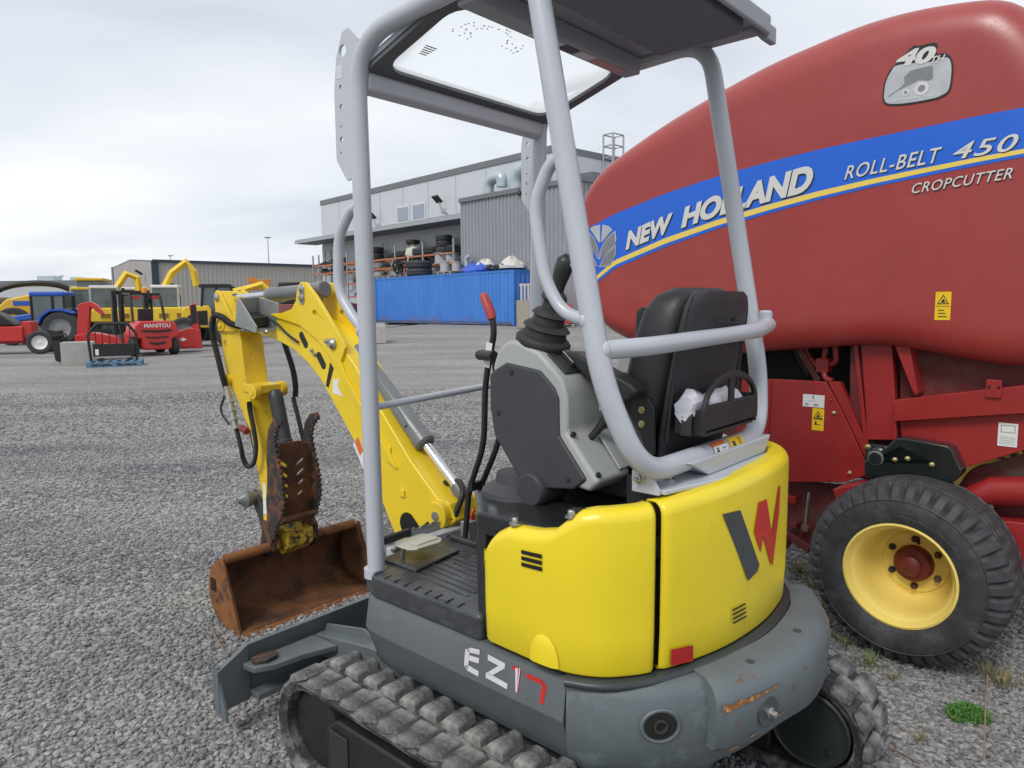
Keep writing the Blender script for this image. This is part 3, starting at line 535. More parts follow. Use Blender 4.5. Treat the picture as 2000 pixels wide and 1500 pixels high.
# pocket with tie-down pin, exhaust opening
p, n_ = on_curve(BMP, .16, .0545); p = p+Vector((0, 0, .478))
MB().lathe(p, n_, [(.040, .0), (.040, .002), (.036, .003), (.033, .0022), (.0, .0022)], 24, False).build('pin_pocket', mat('dark_casting', (0.055, 0.068, 0.074), 0.5, var=.15), bmp)  # pocket disc in a darker tone than the bumper casting
MB().lathe(p, n_, [(.014, -.01), (.014, .008), (.010, .010), (.009, .022), (.004, .025)], 10).build('tie_down_pin', M_STEEL, bmp)
for s_ in (.16, .42):
    q, n2 = on_curve(BMP, s_, -.005); MB().lathe(q+Vector((0, 0, .588)), (0, 0, 1), [(.012, -.004), (.012, .0012)], 14).build('lifting_plug', mat('dull_plug', (.05, .06, .065), .5), bmp)
p, n_ = on_curve(CC, .232, .006); p = p+Vector((0, 0, .490)); tng = Vector((-n_.y, n_.x, 0))
mb = MB(); rings = []
for sc, off in ((1.25, .001), (1.15, .006), (1.0, .004), (.92, -.05)):
    rings.append([p+n_*off+tng*(.043*sc*math.cos(a))+Vector((0, 0, .036*sc*math.sin(a))) for a in [2*math.pi*k/24 for k in range(24)]])
mb.loft(rings, caps=False).build('exhaust_opening', M_CW, cw, smooth=60)
mb = MB(); mb.add([p+n_*.0035+tng*(.041*math.cos(a))+Vector((0, 0, .034*math.sin(a))) for a in [2*math.pi*k/24 for k in range(24)]], [tuple(range(24))]); mb.build('exhaust_shade_disc', M_HOLE_SHADE, cw, smooth=0)  # flat dark disc, painted shade inside the exhaust mouth
MB().lathe(p+tng*.0+n_*.003, n_, [(.018, 0), (.018, .006), (.013, .006), (.012, .001)], 16, False).build('exhaust_pipe', mat('sooty_pipe', (.04, .032, .028), .7), cw)
# black filler between skirt and floor
MB().prism([(.57,.44),(.53,.47),(-.30,.47),(-.40,.40),(-.45,.30),(-.45,-.45),(.57,-.45)], 'z', .36, .572).build('house_frame', M_BLK, EX)
# lettering on the skirt
YS = .5112
def sk(poly, m_): MB().add([(x, .5065+.012*(.555-min(z,.555))/.085, z) for x, z in poly], [tuple(range(len(poly)))]).build('model_letter', m_, skirt, smooth=0)
def sq(x0, z0, x1, z1, t): return [(x0, z0), (x1, z1), (x1, z1+t), (x0, z0+t)]
sk([(.068,.500),(.051,.488),(.051,.554),(.068,.545)], M_LIL); sk([(.066,.543),(.054,.552),(.046,.557),(.012,.562),(.012,.547),(.05,.542)], M_LIL)
sk([(.054,.519),(.012,.523),(.012,.538),(.054,.534)], M_LIL); sk([(.066,.500),(.052,.490),(.010,.487),(.010,.502),(.052,.506)], M_LIL)
sk([(-.02,.559),(-.084,.554),(-.084,.539),(-.02,.543)], M_LIL); sk([(-.064,.543),(-.084,.541),(-.039,.506),(-.018,.506)], M_LIL); sk([(-.018,.494),(-.018,.510),(-.098,.504),(-.098,.489)], M_LIL)
sk([(-.108,.556),(-.128,.558),(-.128,.548),(-.112,.546)], M_RED); sk([(-.120,.556),(-.138,.559),(-.134,.492),(-.128,.492)], M_LIL); sk([(-.130,.558),(-.140,.559),(-.136,.492),(-.133,.492)], M_RED)
sk([(-.158,.553),(-.21,.553),(-.222,.541),(-.160,.542)], M_RED); sk([(-.208,.553),(-.224,.548),(-.229,.538),(-.222,.492),(-.210,.492),(-.214,.54)], M_RED)
# ---- undercarriage (turned a little against the house)
UM = Matrix.Translation((0, .10, 0))
def UMB(): return MB(UM)
und = UMB().b2(-.45, .45, -.32, .32, .15, .27).cyl((0, -.10, .26), (0, -.10, .37), .24, n=28).b2(-.30, .30, -.50, .50, .19, .25).build('undercarriage', M_SKIRT, EX, bevel=.01)
RAD, HX, XO = .160, .59, -.03
PER = 2*(2*HX)+2*math.pi*RAD
def trk(s):
    x, z, nx, nz = trk0(s); return (x+XO, z, nx, nz)
def trk0(s):
    s %= PER
    if s < 2*HX: return (-HX+s, 2*RAD, 0, 1)
    s -= 2*HX
    if s < math.pi*RAD: a = s/RAD; return (HX+RAD*math.sin(a), RAD+RAD*math.cos(a), math.sin(a), math.cos(a))
    s -= math.pi*RAD
    if s < 2*HX: return (HX-s, 0, 0, -1)
    s -= 2*HX; a = s/RAD; return (-HX-RAD*math.sin(a), RAD-RAD*math.cos(a), -math.sin(a), -math.cos(a))
ZO = .028
def mk_lug(seed):
    mb = MB(); random.seed(seed); base = ((-1,-1),(.0,-1),(1,-1),(1,-.1),(1,.8),(.7,1),(-.3,1),(-1,.6),(-1,-.3))
    mb.loft([[Vector((x*sx_+random.uniform(-1, 1)*jt+shx, y*sy_+random.uniform(-1, 1)*jt, z+random.uniform(-1, 1)*jz)) for x, y in base] for z, sx_, sy_, jt, jz, shx in ((0,.046,.054,0,0,0),(.016,.040,.050,.002,.001,.001),(.0225,.030,.043,.003,.002,.003))])
    return mb
lug_proto = []
for sy in (1, -1):
    yc = sy*.515
    mb = UMB(); rings = []; ns = 96
    for k in range(ns):
        x, z, nx, nz = trk(PER*k/ns)
        rings.append([Vector((x+nx*o, yc+y, z+ZO+nz*o)) for o, y in ((0,-.115),(-.004,-.112),(-.026,-.10),(-.026,.10),(-.004,.112),(0,.115),(.003,.09),(.003,-.09))])
    rings.append(rings[0]); tr = mb.loft(rings, caps=False).build('rubber_track', M_TRK, EX, smooth=50)
    nl = 38
    for k in range(nl):
        for half in (1, -1):
            x, z, nx, nz = trk(PER*(k+(.5 if half < 0 else 0))/nl)
            Mx = UM @ Matrix(((nz, 0, nx, x+nx*.002), (0, half, 0, yc+sy*(.060 if half*sy > 0 else -.062)), (-nx, 0, nz, z+ZO+nz*.002), (0, 0, 0, 1))) @ Matrix.Rotation(random.uniform(-.08,.08), 4, 'Z') @ Matrix.Diagonal((random.uniform(.95, 1.1)*(.86 if half*sy > 0 else .74), random.uniform(.9, 1.0), random.uniform(.8, 1.1)*(1 if half*sy > 0 else 1.25), 1))
            if len(lug_proto) < 9:
                st = random.getstate(); o_ = mk_lug(20+len(lug_proto)).build('tread_lug', M_LUG, tr, smooth=25, bevel=.0035); o_.matrix_local = Mx; lug_proto.append(o_); random.setstate(st)
            else: inst(random.choice(lug_proto), tr, Mx, 'tread_lug')
    fr = UMB(); fr.prism([(-.50,.055),(.42,.055),(.48,.11),(.48,.24),(.42,.285),(-.46,.285),(-.50,.26)], 'y', yc-.085, yc+.098); fr = fr.build('track_frame', M_BLK2, EX, bevel=.012)
    UMB().b2(.36, .45, yc+.099, yc+.104, .11, .25).build('frame_wear_plate', mat('dark_wear_plate', (.03,.031,.033), .5, var=.2), fr, bevel=.003)
    UMB().lathe((HX+XO, yc-.08, RAD+ZO), (0, 1, 0), [(.05,0),(.12,.01),(.125,.05),(.125,.11),(.12,.15),(.05,.16)], 28).build('front_idler', M_BLK2, fr)
    sp = UMB().lathe((-HX+XO, yc-.09, RAD+ZO), (0, 1, 0), [(.05,0),(.10,.01),(.125,.03),(.125,.13),(.09,.17),(.05,.18)], 28).build('drive_sprocket', M_BLK2, fr)
    inn = -sy
    UMB().lathe((-HX+XO, yc+inn*.06, RAD+ZO), (0, inn, 0), [(.124,0),(.124,.035),(.117,.04),(.112,.036),(.10,.036),(.0,.036)], 32, False).build('motor_cover', mat('dark_green_cover', (0.022, 0.027, 0.026), 0.45, var=.15, col2=(.2,.11,.03), lo=.7, hi=.74, s2=14), fr)
    for k in range(2): UMB().lathe((-HX+XO+.07*(1 if k else -.9), yc+inn*.096, RAD+ZO+(.06 if k else -.055)), (0, inn, 0), [(.012,0),(.012,.006),(.006,.008)], 8).build('cover_bolt', M_BLK2, fr)
# blade
bl = UMB(); bl.prism([(1.09,.085),(1.10,.20),(1.07,.30),(1.055,.298),(1.078,.20),(1.07,.085)], 'y', -.60, .55); blade = bl.build('dozer_blade', M_BLADE, EX, bevel=.002)
for sy in (1, -1):
    UMB().add([(1.09,.55*sy,.085),(1.10,.55*sy,.20),(1.07,.55*sy,.30),(1.055,.55*sy,.298),(1.06,.55*sy,.085),(1.06,.68*sy,.10),(1.065,.68*sy,.17),(1.045,.68*sy,.255),(1.030,.68*sy,.250),(1.03,.68*sy,.10)], [(0,1,6,5),(1,2,7,6),(2,3,8,7),(3,4,9,8),(4,0,5,9),(5,6,7,8,9)]).build('blade_wing', M_BLADE, blade)
    UMB().prism([(.99,.075),(1.07,.085),(1.085,.2),(1.06,.262),(1.04,.265),(1.03,.2),(1.0,.12)], 'y', .672*sy-.006, .672*sy+.006).build('blade_end_plate', M_BLADE, blade, bevel=.002)
    arm_ = UMB().loft([[Vector((x, sy*.22+yy, z+zz_)) for yy, zz_ in ((-.05,-.045),(.05,-.045),(.05,.045),(-.05,.045))] for x, z in ((.40,.27),(.72,.245),(1.06,.19))]).build('blade_arm', M_BLADE, EX, bevel=.006)
    UMB().prism([(.72,.285),(.80,.315),(1.04,.265),(1.055,.235)], 'y', sy*.22-.005, sy*.22+.005).build('arm_rib', M_BLADE, arm_)
    UMB().prism([(1.05,sy*.28),(1.05,sy*.58),(.985,sy*.57),(.95,sy*.50),(.94,sy*.40),(.90,sy*.27)], 'z', .215, .24).build('blade_gusset', M_BLADE, blade, bevel=.006)
UMB().prism([(1.02,.46),(1.045,.50),(1.035,.555),(1.0,.56),(.975,.52),(.98,.475)], 'z', .2405, .256).build('tow_eye', M_RUSTD, blade, bevel=.005)
UMB().b2(1.0, 1.062, -.60, .55, .098, .122).build('blade_stiffener', M_BLADE, blade, bevel=.004)
# ---- boom (centre plane y = BY)
BY, BH = -.04, .068
yl = BY+BH
body = MB().prism([(.60,.70),(.63,.765),(.70,.775),(.856,.905),(1.06,1.118),(1.20,1.27),(1.33,1.385),(1.50,1.46),(1.75,1.492),(2.10,1.478),(2.30,1.472),(2.355,1.455),(2.372,1.43),(2.355,1.395),(2.30,1.385),(2.165,1.405),(2.0,1.395),(1.823,1.364),(1.68,1.325),(1.563,1.265),(1.46,1.19),(1.372,1.095),(1.195,.90),(1.046,.70),(.985,.60),(.94,.54),(.88,.53),(.82,.62),(.76,.665),(.66,.655)], 'y', BY-BH, BY+BH)
boom = body.build('boom', M_YELB, EX, bevel=.007, seg=3)
for sg in (1, -1):
    y0 = BY+sg*BH; LP = [(1.62,1.555),(1.605,1.61),(1.575,1.638),(1.535,1.635),(1.458,1.575),(1.263,1.375),(1.250,1.345),(1.284,1.285),(1.26,1.235),(1.13,1.08),(.98,.93),(.93,.86),(.99,.885),(1.13,1.04),(1.29,1.222),(1.36,1.295),(1.46,1.375),(1.60,1.44),(1.80,1.475),(1.86,1.492),(1.76,1.495),(1.66,1.515)]
    lp = MB().prism_holes(LP, [circ(1.475, 1.495, .014, 16)], 'y', y0-.004*sg, y0+.014*sg).build('boom_side_plate', M_YELB, boom, bevel=.004)
    yo = y0+.014*sg
    for x, z, r_ in ((1.562,1.605,.015),(1.565,1.565,.015)): MB().lathe((x, yo, z), (0, sg, 0), [(r_*1.15,0),(r_*1.15,.006),(r_*.7,.009),(r_*.6,.018)], 12).build('pivot_bolt', M_STEEL, lp)
    MB().prism([(1.545,1.55),(1.555,1.535),(1.575,1.535),(1.585,1.55),(1.582,1.615),(1.57,1.628),(1.555,1.628),(1.543,1.615)], 'y', yo, yo+.004*sg).build('pin_lock_plate', M_BOX, lp, bevel=.002)
    MB().lathe((1.335,yo,1.362), (0, sg, 0), [(.026,0),(.026,.008),(.018,.012),(.012,.022)], 18).build('pivot_bolt', M_STEEL, lp)
    MB().lathe((1.375,yo,1.372), (0, sg, 0), [(.013,0),(.013,.006),(.008,.016)], 10).build('pivot_bolt', M_STEEL, lp)
def slot(cx, cz, a, L_, r_, y, m_, par, name):
    pts = []; ca, sa = math.cos(a), math.sin(a)
    for k in range(18):
        t = 2*math.pi*k/18; u = (L_ if math.cos(t) > 0 else -L_)+r_*math.cos(t); v = r_*math.sin(t); pts.append((cx+u*ca-v*sa, cz+u*sa+v*ca))
    return MB().prism(pts, 'y', y-.001, y+.0015).build(name, m_, par)
slot(1.588,1.372, math.radians(52), .026, .018, yl, M_INK, boom, 'rubber_plug'); slot(1.452,1.282, math.radians(52), .026, .019, yl, M_INK, boom, 'rubber_plug')
for x, z in ((1.520,1.325),(1.497,1.308)): MB().lathe((x, yl, z), (0, 1, 0), [(.010,0),(.010,.005),(.006,.012)], 8).build('grease_fitting', M_STEEL, boom)
MB().add([(x, yl+.0008, z) for x, z in ((1.383,1.278),(1.357,1.252),(1.403,1.160),(1.424,1.170))], [(0,1,2,3)]).build('logo_stroke', M_INK, boom, smooth=0)
MB().add([(x, yl+.0008, z) for x, z in ((1.365,1.203),(1.318,1.205),(1.333,1.175),(1.296,1.128),(1.330,1.135),(1.375,1.140))], [(0,1,2,3,4,5)]).build('logo_stroke', M_WHT, boom, smooth=0)
MB().add([(x, yl+.0008, z) for x, z in ((1.235,.925),(1.195,.965),(1.095,.81),(1.135,.775))], [(0,1,2,3)]).build('warning_sticker', M_WHT, boom, smooth=0)
MB().add([(x, yl+.0012, z) for x, z in ((1.222,.935),(1.196,.963),(1.160,.905),(1.186,.878))], [(0,1,2,3)]).build('sticker_band', M_ORG, boom, smooth=0)
for x, z in ((.985,.93),(.905,.76)): MB().box((x, yl+.004, z), (.03, .008, .03)).build('guide_lug', M_YELB, boom, bevel=.003)
# boom foot, swing bracket
MB().cyl((.675,BY-.10,.715),(.675,BY+.10,.715),.055,n=24).build('boom_foot_boss', M_YELB, boom, bevel=.005)
MB().lathe((.675,BY+.10,.715),(0,1,0),[(.018,0),(.018,.006),(.008,.007)],16).build('boom_foot_pin', M_STEEL, boom)
MB().prism([(.55,.42),(.78,.42),(.84,.52),(.80,.62),(.72,.66),(.60,.66),(.55,.60)], 'y', BY-.12, BY+.12).build('swing_bracket', M_BLK2, EX, bevel=.01)
slot(.855,.615, math.radians(40), .03, .05, yl+.0005, M_HOLE_SHADE, boom, 'fork_shade_patch')  # dark patch on the boom side paints the shaded gap of the fork
# cylinders
def ram(p, q, split, r, rr, m_, name, par=EX, cap=.04):
    p, q = Vector(p), Vector(q); d = (q-p).normalized(); L_ = (q-p).length
    o = MB().lathe(p, q-p, [(r*.7, .0), (r*1.02, .02), (r, .05), (r, L_*split-.05), (r*1.1, L_*split-.045), (r*1.1, L_*split-.01), (r*.9, L_*split)], 22).build(name, m_, par, smooth=35)
    MB().cyl(p+d*L_*split*.98, q, rr, n=18).build('piston_rod', M_CHROME, o)
    MB().cyl(q-d*.035, q+d*.03, rr*1.45, n=14).build('rod_eye', m_, o, bevel=.004)
    return o
c1 = ram((1.552,BY,1.602), (2.367,BY,1.574), .54, .034, .0185, M_CYL, 'arm_cylinder')
MB().cyl((1.50,BY,1.605),(1.56,BY,1.60),.040,n=16).build('cylinder_end', M_CYL, c1, bevel=.01)
c2 = ram((1.32,BY-.02,1.335), (.655,BY-.02,.79), .70, .042, .021, M_CYL, 'boom_cylinder')
for o_ in (c2,): MB().tube(fil([(1.15,BY+.02,1.235),(1.0,BY+.025,1.11),(.93,BY+.02,1.03)], .05), .010, 8).build('cylinder_pipe', M_CYL, c2)
# arm
AW = .064
arm = MB().prism([(2.412,1.59),(2.39,1.615),(2.355,1.612),(2.33,1.585),(2.28,1.50),(2.22,1.46),(2.19,1.40),(2.17,1.25),(2.145,1.10),(2.03,.87),(1.95,.55),(1.90,.385),(1.925,.335),(1.985,.335),(2.03,.42),(2.06,.60),(2.13,.87),(2.27,1.06),(2.335,1.10),(2.36,1.15),(2.375,1.25),(2.41,1.42)], 'y', BY-AW, BY+AW).build('arm', M_YELARM, EX, bevel=.006, seg=2)
for sg in (1, -1):
    MB().prism([(2.415,1.592),(2.39,1.618),(2.352,1.612),(2.24,1.47),(2.20,1.40),(2.40,1.40)], 'y', BY+sg*.066, BY+sg*.082).build('arm_lug', M_YELARM, arm, bevel=.004)
    MB().lathe((2.375,BY+sg*.082,1.58),(0,sg,0),[(.022,0),(.022,.006),(.014,.012)],14).build('pivot_bolt', M_STEEL, arm)
    MB().lathe((2.338,BY+sg*.07,1.433),(0,sg,0),[(.030,0),(.030,.018),(.016,.02),(.012,.03)],18).build('arm_pivot', M_YELB, arm)
    MB().lathe((2.325,BY+sg*.064,1.142),(0,sg,0),[(.030,0),(.030,.02),(.018,.021),(.015,.024)],16).build('cylinder_boss', M_YELARM, arm)
    MB().lathe((2.045,BY+sg*.06,1.10),(0,sg,0),[(.040,0),(.040,.03),(.022,.032),(.020,.036)],18).build('thumb_boss', M_YELARM, arm)
MB().b2(2.02, 2.18, BY-.07, BY+.07, 1.085, 1.13).build('thumb_mount_plate', M_YELARM, arm, bevel=.006)
c3 = ram((2.30,BY+.0,1.12), (2.075,BY,.56), .70, .034, .018, M_DCYL, 'bucket_cylinder')
c4 = ram((2.00,BY-.01,1.10), (1.86,BY-.01,.62), .62, .036, .018, M_DCYL, 'thumb_cylinder')
# coupler links, thumb, quick hitch
MB().cyl((2.085,BY-.10,.545),(2.085,BY+.11,.545),.038,n=18).build('link_pin', M_CYL, EX, bevel=.006)
MB().lathe((2.085,BY+.11,.545),(0,1,0),[(.045,0),(.05,.03),(.03,.045),(.015,.07)],16).build('link_pin_cap', M_CYL, EX)
for sg in (1, -1):
    MB().prism([(2.12,.56),(2.10,.585),(2.07,.585),(2.00,.50),(1.93,.36),(1.90,.30),(1.93,.27),(1.98,.29),(2.03,.42)], 'y', BY+sg*.085-.008, BY+sg*.085+.008).build('bucket_link', M_DCYL, EX, bevel=.004)
TC = BY+.03
def pslot(cy, cz, L_, r_, a):
    o = []; ca, sa = math.cos(a), math.sin(a)
    for k in range(12):
        t = 2*math.pi*k/12; u = (L_ if math.cos(t) > 0 else -L_)+r_*math.cos(t); v = r_*math.sin(t); o.append((cy+u*ca-v*sa, cz+u*sa+v*ca))
    return o
holes = [pslot(TC+sg*.047, .60+.052*k, .020, .0085, sg*.62) for k in range(4) for sg in (1, -1)]
thumb = MB().prism_holes([(TC-.10,.46),(TC+.10,.46),(TC+.10,.83),(TC+.05,.86),(TC-.05,.86),(TC-.10,.83)], holes, 'x', 1.795, 1.812).build('thumb', M_RUST, EX, smooth=0)
for sg in (1, -1):
    TP = [(1.90,.34),(1.86,.33),(1.83,.38),(1.80,.45),(1.745,.52),(1.715,.60),(1.72,.70),(1.755,.80),(1.775,.88),(1.75,.95),(1.70,.985)]
    TO = [(1.715,1.005),(1.765,.995),(1.82,.94),(1.845,.86),(1.85,.74),(1.86,.62),(1.90,.50),(1.93,.42)]
    mb = MB(); out = []
    for k in range(len(TP)-1):
        a_, b_ = Vector((*TP[k], 0)), Vector((*TP[k+1], 0)); out.append(TP[k])
        if 2 <= k:
            nn_ = max(1, int((b_-a_).length/.022)); dd = (b_-a_)/nn_; pn = Vector((dd.y, -dd.x, 0)).normalized()
            if pn.x > 0: pn = -pn
            for q in range(nn_):
                s_ = a_+dd*q; out += [((s_+dd*.15).x, (s_+dd*.15).y), ((s_+dd*.3+pn*.010).x, (s_+dd*.3+pn*.010).y), ((s_+dd*.7+pn*.010).x, (s_+dd*.7+pn*.010).y), ((s_+dd*.85).x, (s_+dd*.85).y)]
    out.append(TP[-1]); out += TO
    mb.prism(out, 'y', TC+sg*.10-.008, TC+sg*.10+.008).build('thumb_tine', M_RUSTD, thumb, bevel=.002)
MB().prism([(1.735,.49),(1.79,.455),(1.80,.475),(1.745,.51)], 'y', TC-.10, TC+.10).build('thumb_cross_plate', M_RUST, thumb)
MB().add([(1.905,TC+.1085,.50),(1.895,TC+.1085,.66),(1.872,TC+.1085,.66),(1.872,TC+.1085,.50)], [(0,1,2,3)]).build('thumb_sticker', M_WHT, thumb, smooth=0)
MB().add([(1.905,TC+.1085,.47),(1.905,TC+.1085,.497),(1.872,TC+.1085,.497),(1.876,TC+.1085,.47)], [(0,1,2,3)]).build('thumb_sticker', M_SIGNY, thumb, smooth=0)
MB().prism([(1.80,.40),(1.90,.44),(1.94,.36),(1.92,.30),(1.86,.28),(1.80,.33)], 'y', BY-.075, BY+.075).build('quick_hitch', mat('grimy_yellow', (.55,.36,.02), .55, var=.2, scale=20, col2=(.03,.025,.02), lo=.48, hi=.58, s2=22), EX, bevel=.008)
for y in (BY+.12, BY-.12): MB().prism([(1.84,.40),(1.88,.44),(1.94,.40),(1.97,.32),(1.95,.27),(1.88,.27),(1.84,.32)], 'y', y-.012, y+.012).build('hitch_ear', M_RUSTD, EX, bevel=.004)
for x, z in ((1.90,.35),(1.95,.30)): MB().cyl((x,BY-.15,z),(x,BY+.15,z),.018,n=14).build('hitch_pin', M_RUSTD, EX)
# bucket: curved shell open towards the machine
BK0, BK1 = .335, -.425
bp = [Vector((x, 0, z)) for x, z in ((1.725,.004),(1.80,.006),(1.90,.014),(1.965,.045),(2.01,.105),(2.022,.18),(2.0,.25),(1.955,.30),(1.90,.335),(1.875,.338))]
cv = crm(bp, 4); mb = MB(); rings = []
for y in [BK0+(BK1-BK0)*k/8 for k in range(9)]: rings.append([Vector((p.x, y, p.z)) for p in cv])
bucket = mb.loft(rings, caps=False, closed=False).build('bucket', M_RUST, EX, thick=.012, smooth=50)
for y, s_ in ((BK0, 1), (BK1, -1)):
    MB().prism([(p.x, p.z) for p in cv]+[(1.845,.30),(1.79,.17)], 'y', y-.006, y+.006).build('bucket_side_plate', M_RUST2 if s_ > 0 else M_RUST, bucket, bevel=.002)
    MB().prism([(1.715,.0),(1.74,.0),(1.80,.12),(1.86,.30),(1.87,.345),(1.845,.345)], 'y', y+s_*.0065, y+s_*.016).build('bucket_edge_plate', M_RUST2, bucket, bevel=.003)
MB().tube([(1.872,BK0-.01,.335),(1.872,BK1+.01,.335)], .024, 12).build('bucket_top_roll', M_RUST2, bucket, smooth=50)
MB().prism([(1.69,-.004),(1.80,-.006),(1.80,.003),(1.70,.012)], 'y', BK1, BK0).build('cutting_edge', M_RUST2, bucket)
for y in (BY+.10, BY-.10): MB().prism([(1.83,.33),(1.85,.40),(1.89,.41),(1.96,.38),(1.99,.30),(1.95,.28),(1.87,.31)], 'y', y-.009, y+.009).build('bucket_ear', M_RUST2, bucket, bevel=.004)
for k in range(3): MB().b2(1.94+.02*k, 1.952+.02*k, BK0+.0065, BK0+.0085, .16, .225).build('side_plate_slot', M_HOLE_SHADE, bucket)
# light box and hoses
yb = yl
LXM = Matrix.Translation((1.875, yb+.075, 1.425)) @ Matrix.Rotation(math.radians(-14), 4, 'Y') @ Matrix.Rotation(math.radians(14), 4, 'Z')
lx = MB(LXM).b2(-.07, .07, -.06, .06, 0, .006).build('work_light_housing', M_BOX, EX, bevel=.002)
MB(LXM).b2(.066, .072, -.06, .06, .0, .135).build('housing_wall', M_BOX, lx, bevel=.002); MB(LXM).b2(-.07, .07, -.066, -.06, 0, .135).build('housing_wall', M_BOX, lx, bevel=.002); MB(LXM).prism([(-.07,0),(.072,0),(.072,.135),(.05,.13),(-.07,.03)], 'y', .06, .066).build('housing_wall', M_BOX, lx, bevel=.002)
MB(LXM).b2(-.02, .06, -.055, .04, .01, .06).build('housing_lamp', M_BLK, lx, bevel=.006)
MB().lathe((1.80,yb+.07,1.41),(-1,0,-.2),[(.012,0),(.012,.01),(.006,.02)],8).build('housing_bolt', M_STEEL, lx)
mb = MB(); random.seed(9)
for k in range(7):
    a_ = [(1.90+random.uniform(-.05,.06), yb+random.uniform(.02,.11), 1.44+random.uniform(0,.05)) for q in range(4)]; mb.tube(crm(a_, 4), .006, 6)
mb.build('wire_loom', M_BLK2, lx)
def hose(pts, r, name='hydraulic_hose', m_=M_RUB, ribs=0):
    c = crm(pts, 10)
    if ribs:
        rr = [r*(1.0 if k % 2 else .82) for k in range(len(c))]
    else: rr = r
    return MB().tube(c, rr, 10).build(name, m_, EX, smooth=30)
hose([(1.62,yl+.01,1.36),(1.68,yl+.03,1.40),(1.75,yl+.03,1.44),(1.83,yl+.03,1.47)], .006)
MB().prism([(2.02,1.425),(2.06,1.40),(2.14,1.405),(2.17,1.44),(2.14,1.47),(2.06,1.475)], 'y', yl, yl+.02).build('hose_clamp', M_BOX, EX, bevel=.008)
MB().tube([(1.98,yl+.03,1.42),(2.06,yl+.03,1.425)], .016, 10).build('hose_sleeve', M_RUB, EX)
def corr(pts, r):
    c = crm(pts, 26); c2_ = c; rr = [r*(1.0 if (k//1) % 2 else .8) for k in range(len(c2_))]
    return MB().tube(c2_, rr, 12).build('corrugated_hose', M_RUB, EX, smooth=30)
corr([(2.12,yl+.03,1.43),(2.20,yl+.04,1.445),(2.28,yl+.04,1.475),(2.36,yl+.04,1.485),(2.395,yl+.04,1.44),(2.39,yl+.04,1.36),(2.345,yl+.04,1.25),(2.31,yl+.04,1.16),(2.285,yl+.035,1.09)], .0165)
corr([(2.10,BY-.11,1.42),(2.05,BY-.12,1.30),(2.0,BY-.12,1.20),(1.965,BY-.11,1.12),(1.955,BY-.10,1.06)], .016)
MB().tube([(2.29,yl+.035,1.11),(2.275,yl+.03,1.05),(2.225,yl+.03,.90)], .017, 10).build('hose_fittings', M_STEEL, EX)
for k in range(4): MB().cyl((2.27-.018*k,yl+.03,1.04-.045*k),(2.264-.018*k,yl+.03,1.025-.045*k),.023,n=6).build('hose_nut', M_BOX, EX)
MB().tube([(2.12,yl+.02,.885),(2.17,yl+.025,.90)], .018, 10).build('quick_coupler', mat('dark_red_cap', (.20,.02,.03), .45), EX)
corr([(2.215,yl+.03,.90),(2.175,yl+.03,.80),(2.145,yl+.035,.74),(2.09,yl+.04,.71),(2.03,yl+.04,.74),(2.01,yl+.035,.82),(2.03,yl+.03,.90),(2.08,yl+.02,1.0),(2.10,yl+.01,1.04)], .013)
corr([(1.96,BY-.09,1.06),(1.935,BY-.10,.95),(1.90,BY-.10,.85),(1.865,BY-.10,.78),(1.85,BY-.09,.82)], .013)
hose([(2.32,yl+.03,1.06),(2.33,yl+.05,.98),(2.27,yl+.04,.91)], .006)
# ================================================================ red round baler
BL = thing('round_baler', 'large red round baler with blue striped side shield and yellow rimmed wheel', 'baler', (1.8017, 2.8822, 0), math.atan2(-.711, .703))
M_BRED = mat('baler_red_paint', (0.31, 0.030, 0.025), 0.45, var=0.08, scale=2.5, coat=0.4, drops=75, col2=(0.36, 0.05, 0.045), lo=0.5, hi=0.8, s2=3)
M_BRED2 = mat('baler_chassis_red', (0.30, 0.018, 0.018), 0.40, var=0.12, scale=4, coat=0.15, col2=(0.16, 0.03, 0.025), lo=0.58, hi=0.78, s2=6, bump=0.03)
M_BRED3 = mat('dusty_red_steel', (0.13, 0.018, 0.018), 0.6, var=0.25, scale=6, col2=(0.10, 0.06, 0.05), lo=0.52, hi=0.7, s2=8, bump=0.08)
M_BLUE = mat('stripe_blue', (0.010, 0.12, 0.62), 0.38, var=0.03, scale=3, drops=75)
M_STY = mat('stripe_yellow', (0.80, 0.60, 0.12), 0.36, var=0.04)
M_SIL = mat('silver_film', (0.46, 0.47, 0.49), 0.3, metal=0.3, var=0.18, scale=9)
M_SIL2 = mat('dark_silver_film', (0.22, 0.225, 0.235), 0.3, metal=0.3, var=0.25, scale=12)
OUT = [(-1.60,1.285),(-1.80,1.37),(-1.90,1.48),(-1.949,1.629),(-1.989,1.876),(-2.005,2.06),(-1.982,2.163),(-1.893,2.271),(-1.763,2.355),(-1.456,2.484),(-1.18,2.575),(-.881,2.656),(-.637,2.70),(-.417,2.729),(-.216,2.728),(-.032,2.706),(.072,2.679),(.15,2.625),(.25,2.50),(.38,2.25),(.46,1.95),(.48,1.65),(.46,1.42),(.40,1.295)]
BOT = [(.40,1.295),(.217,1.266),(.079,1.276),(-.051,1.299),(-.231,1.326),(-.358,1.329),(-.586,1.307),(-.839,1.281),(-1.004,1.262),(-1.3,1.255),(-1.60,1.285)]
ring_o = [Vector((p.x, p.y)) for p in crm([(x, z, 0) for x, z in OUT], 4)]
ring_b = [Vector((p.x, p.y)) for p in crm([(x, z, 0) for x, z in BOT], 4)][1:-1]
ALLR = ring_o+ring_b
def segd(p, a, b):
    e = b-a; t = max(0, min(1, (p-a).dot(e)/max(1e-9, e.dot(e)))); return (p-a-e*t).length
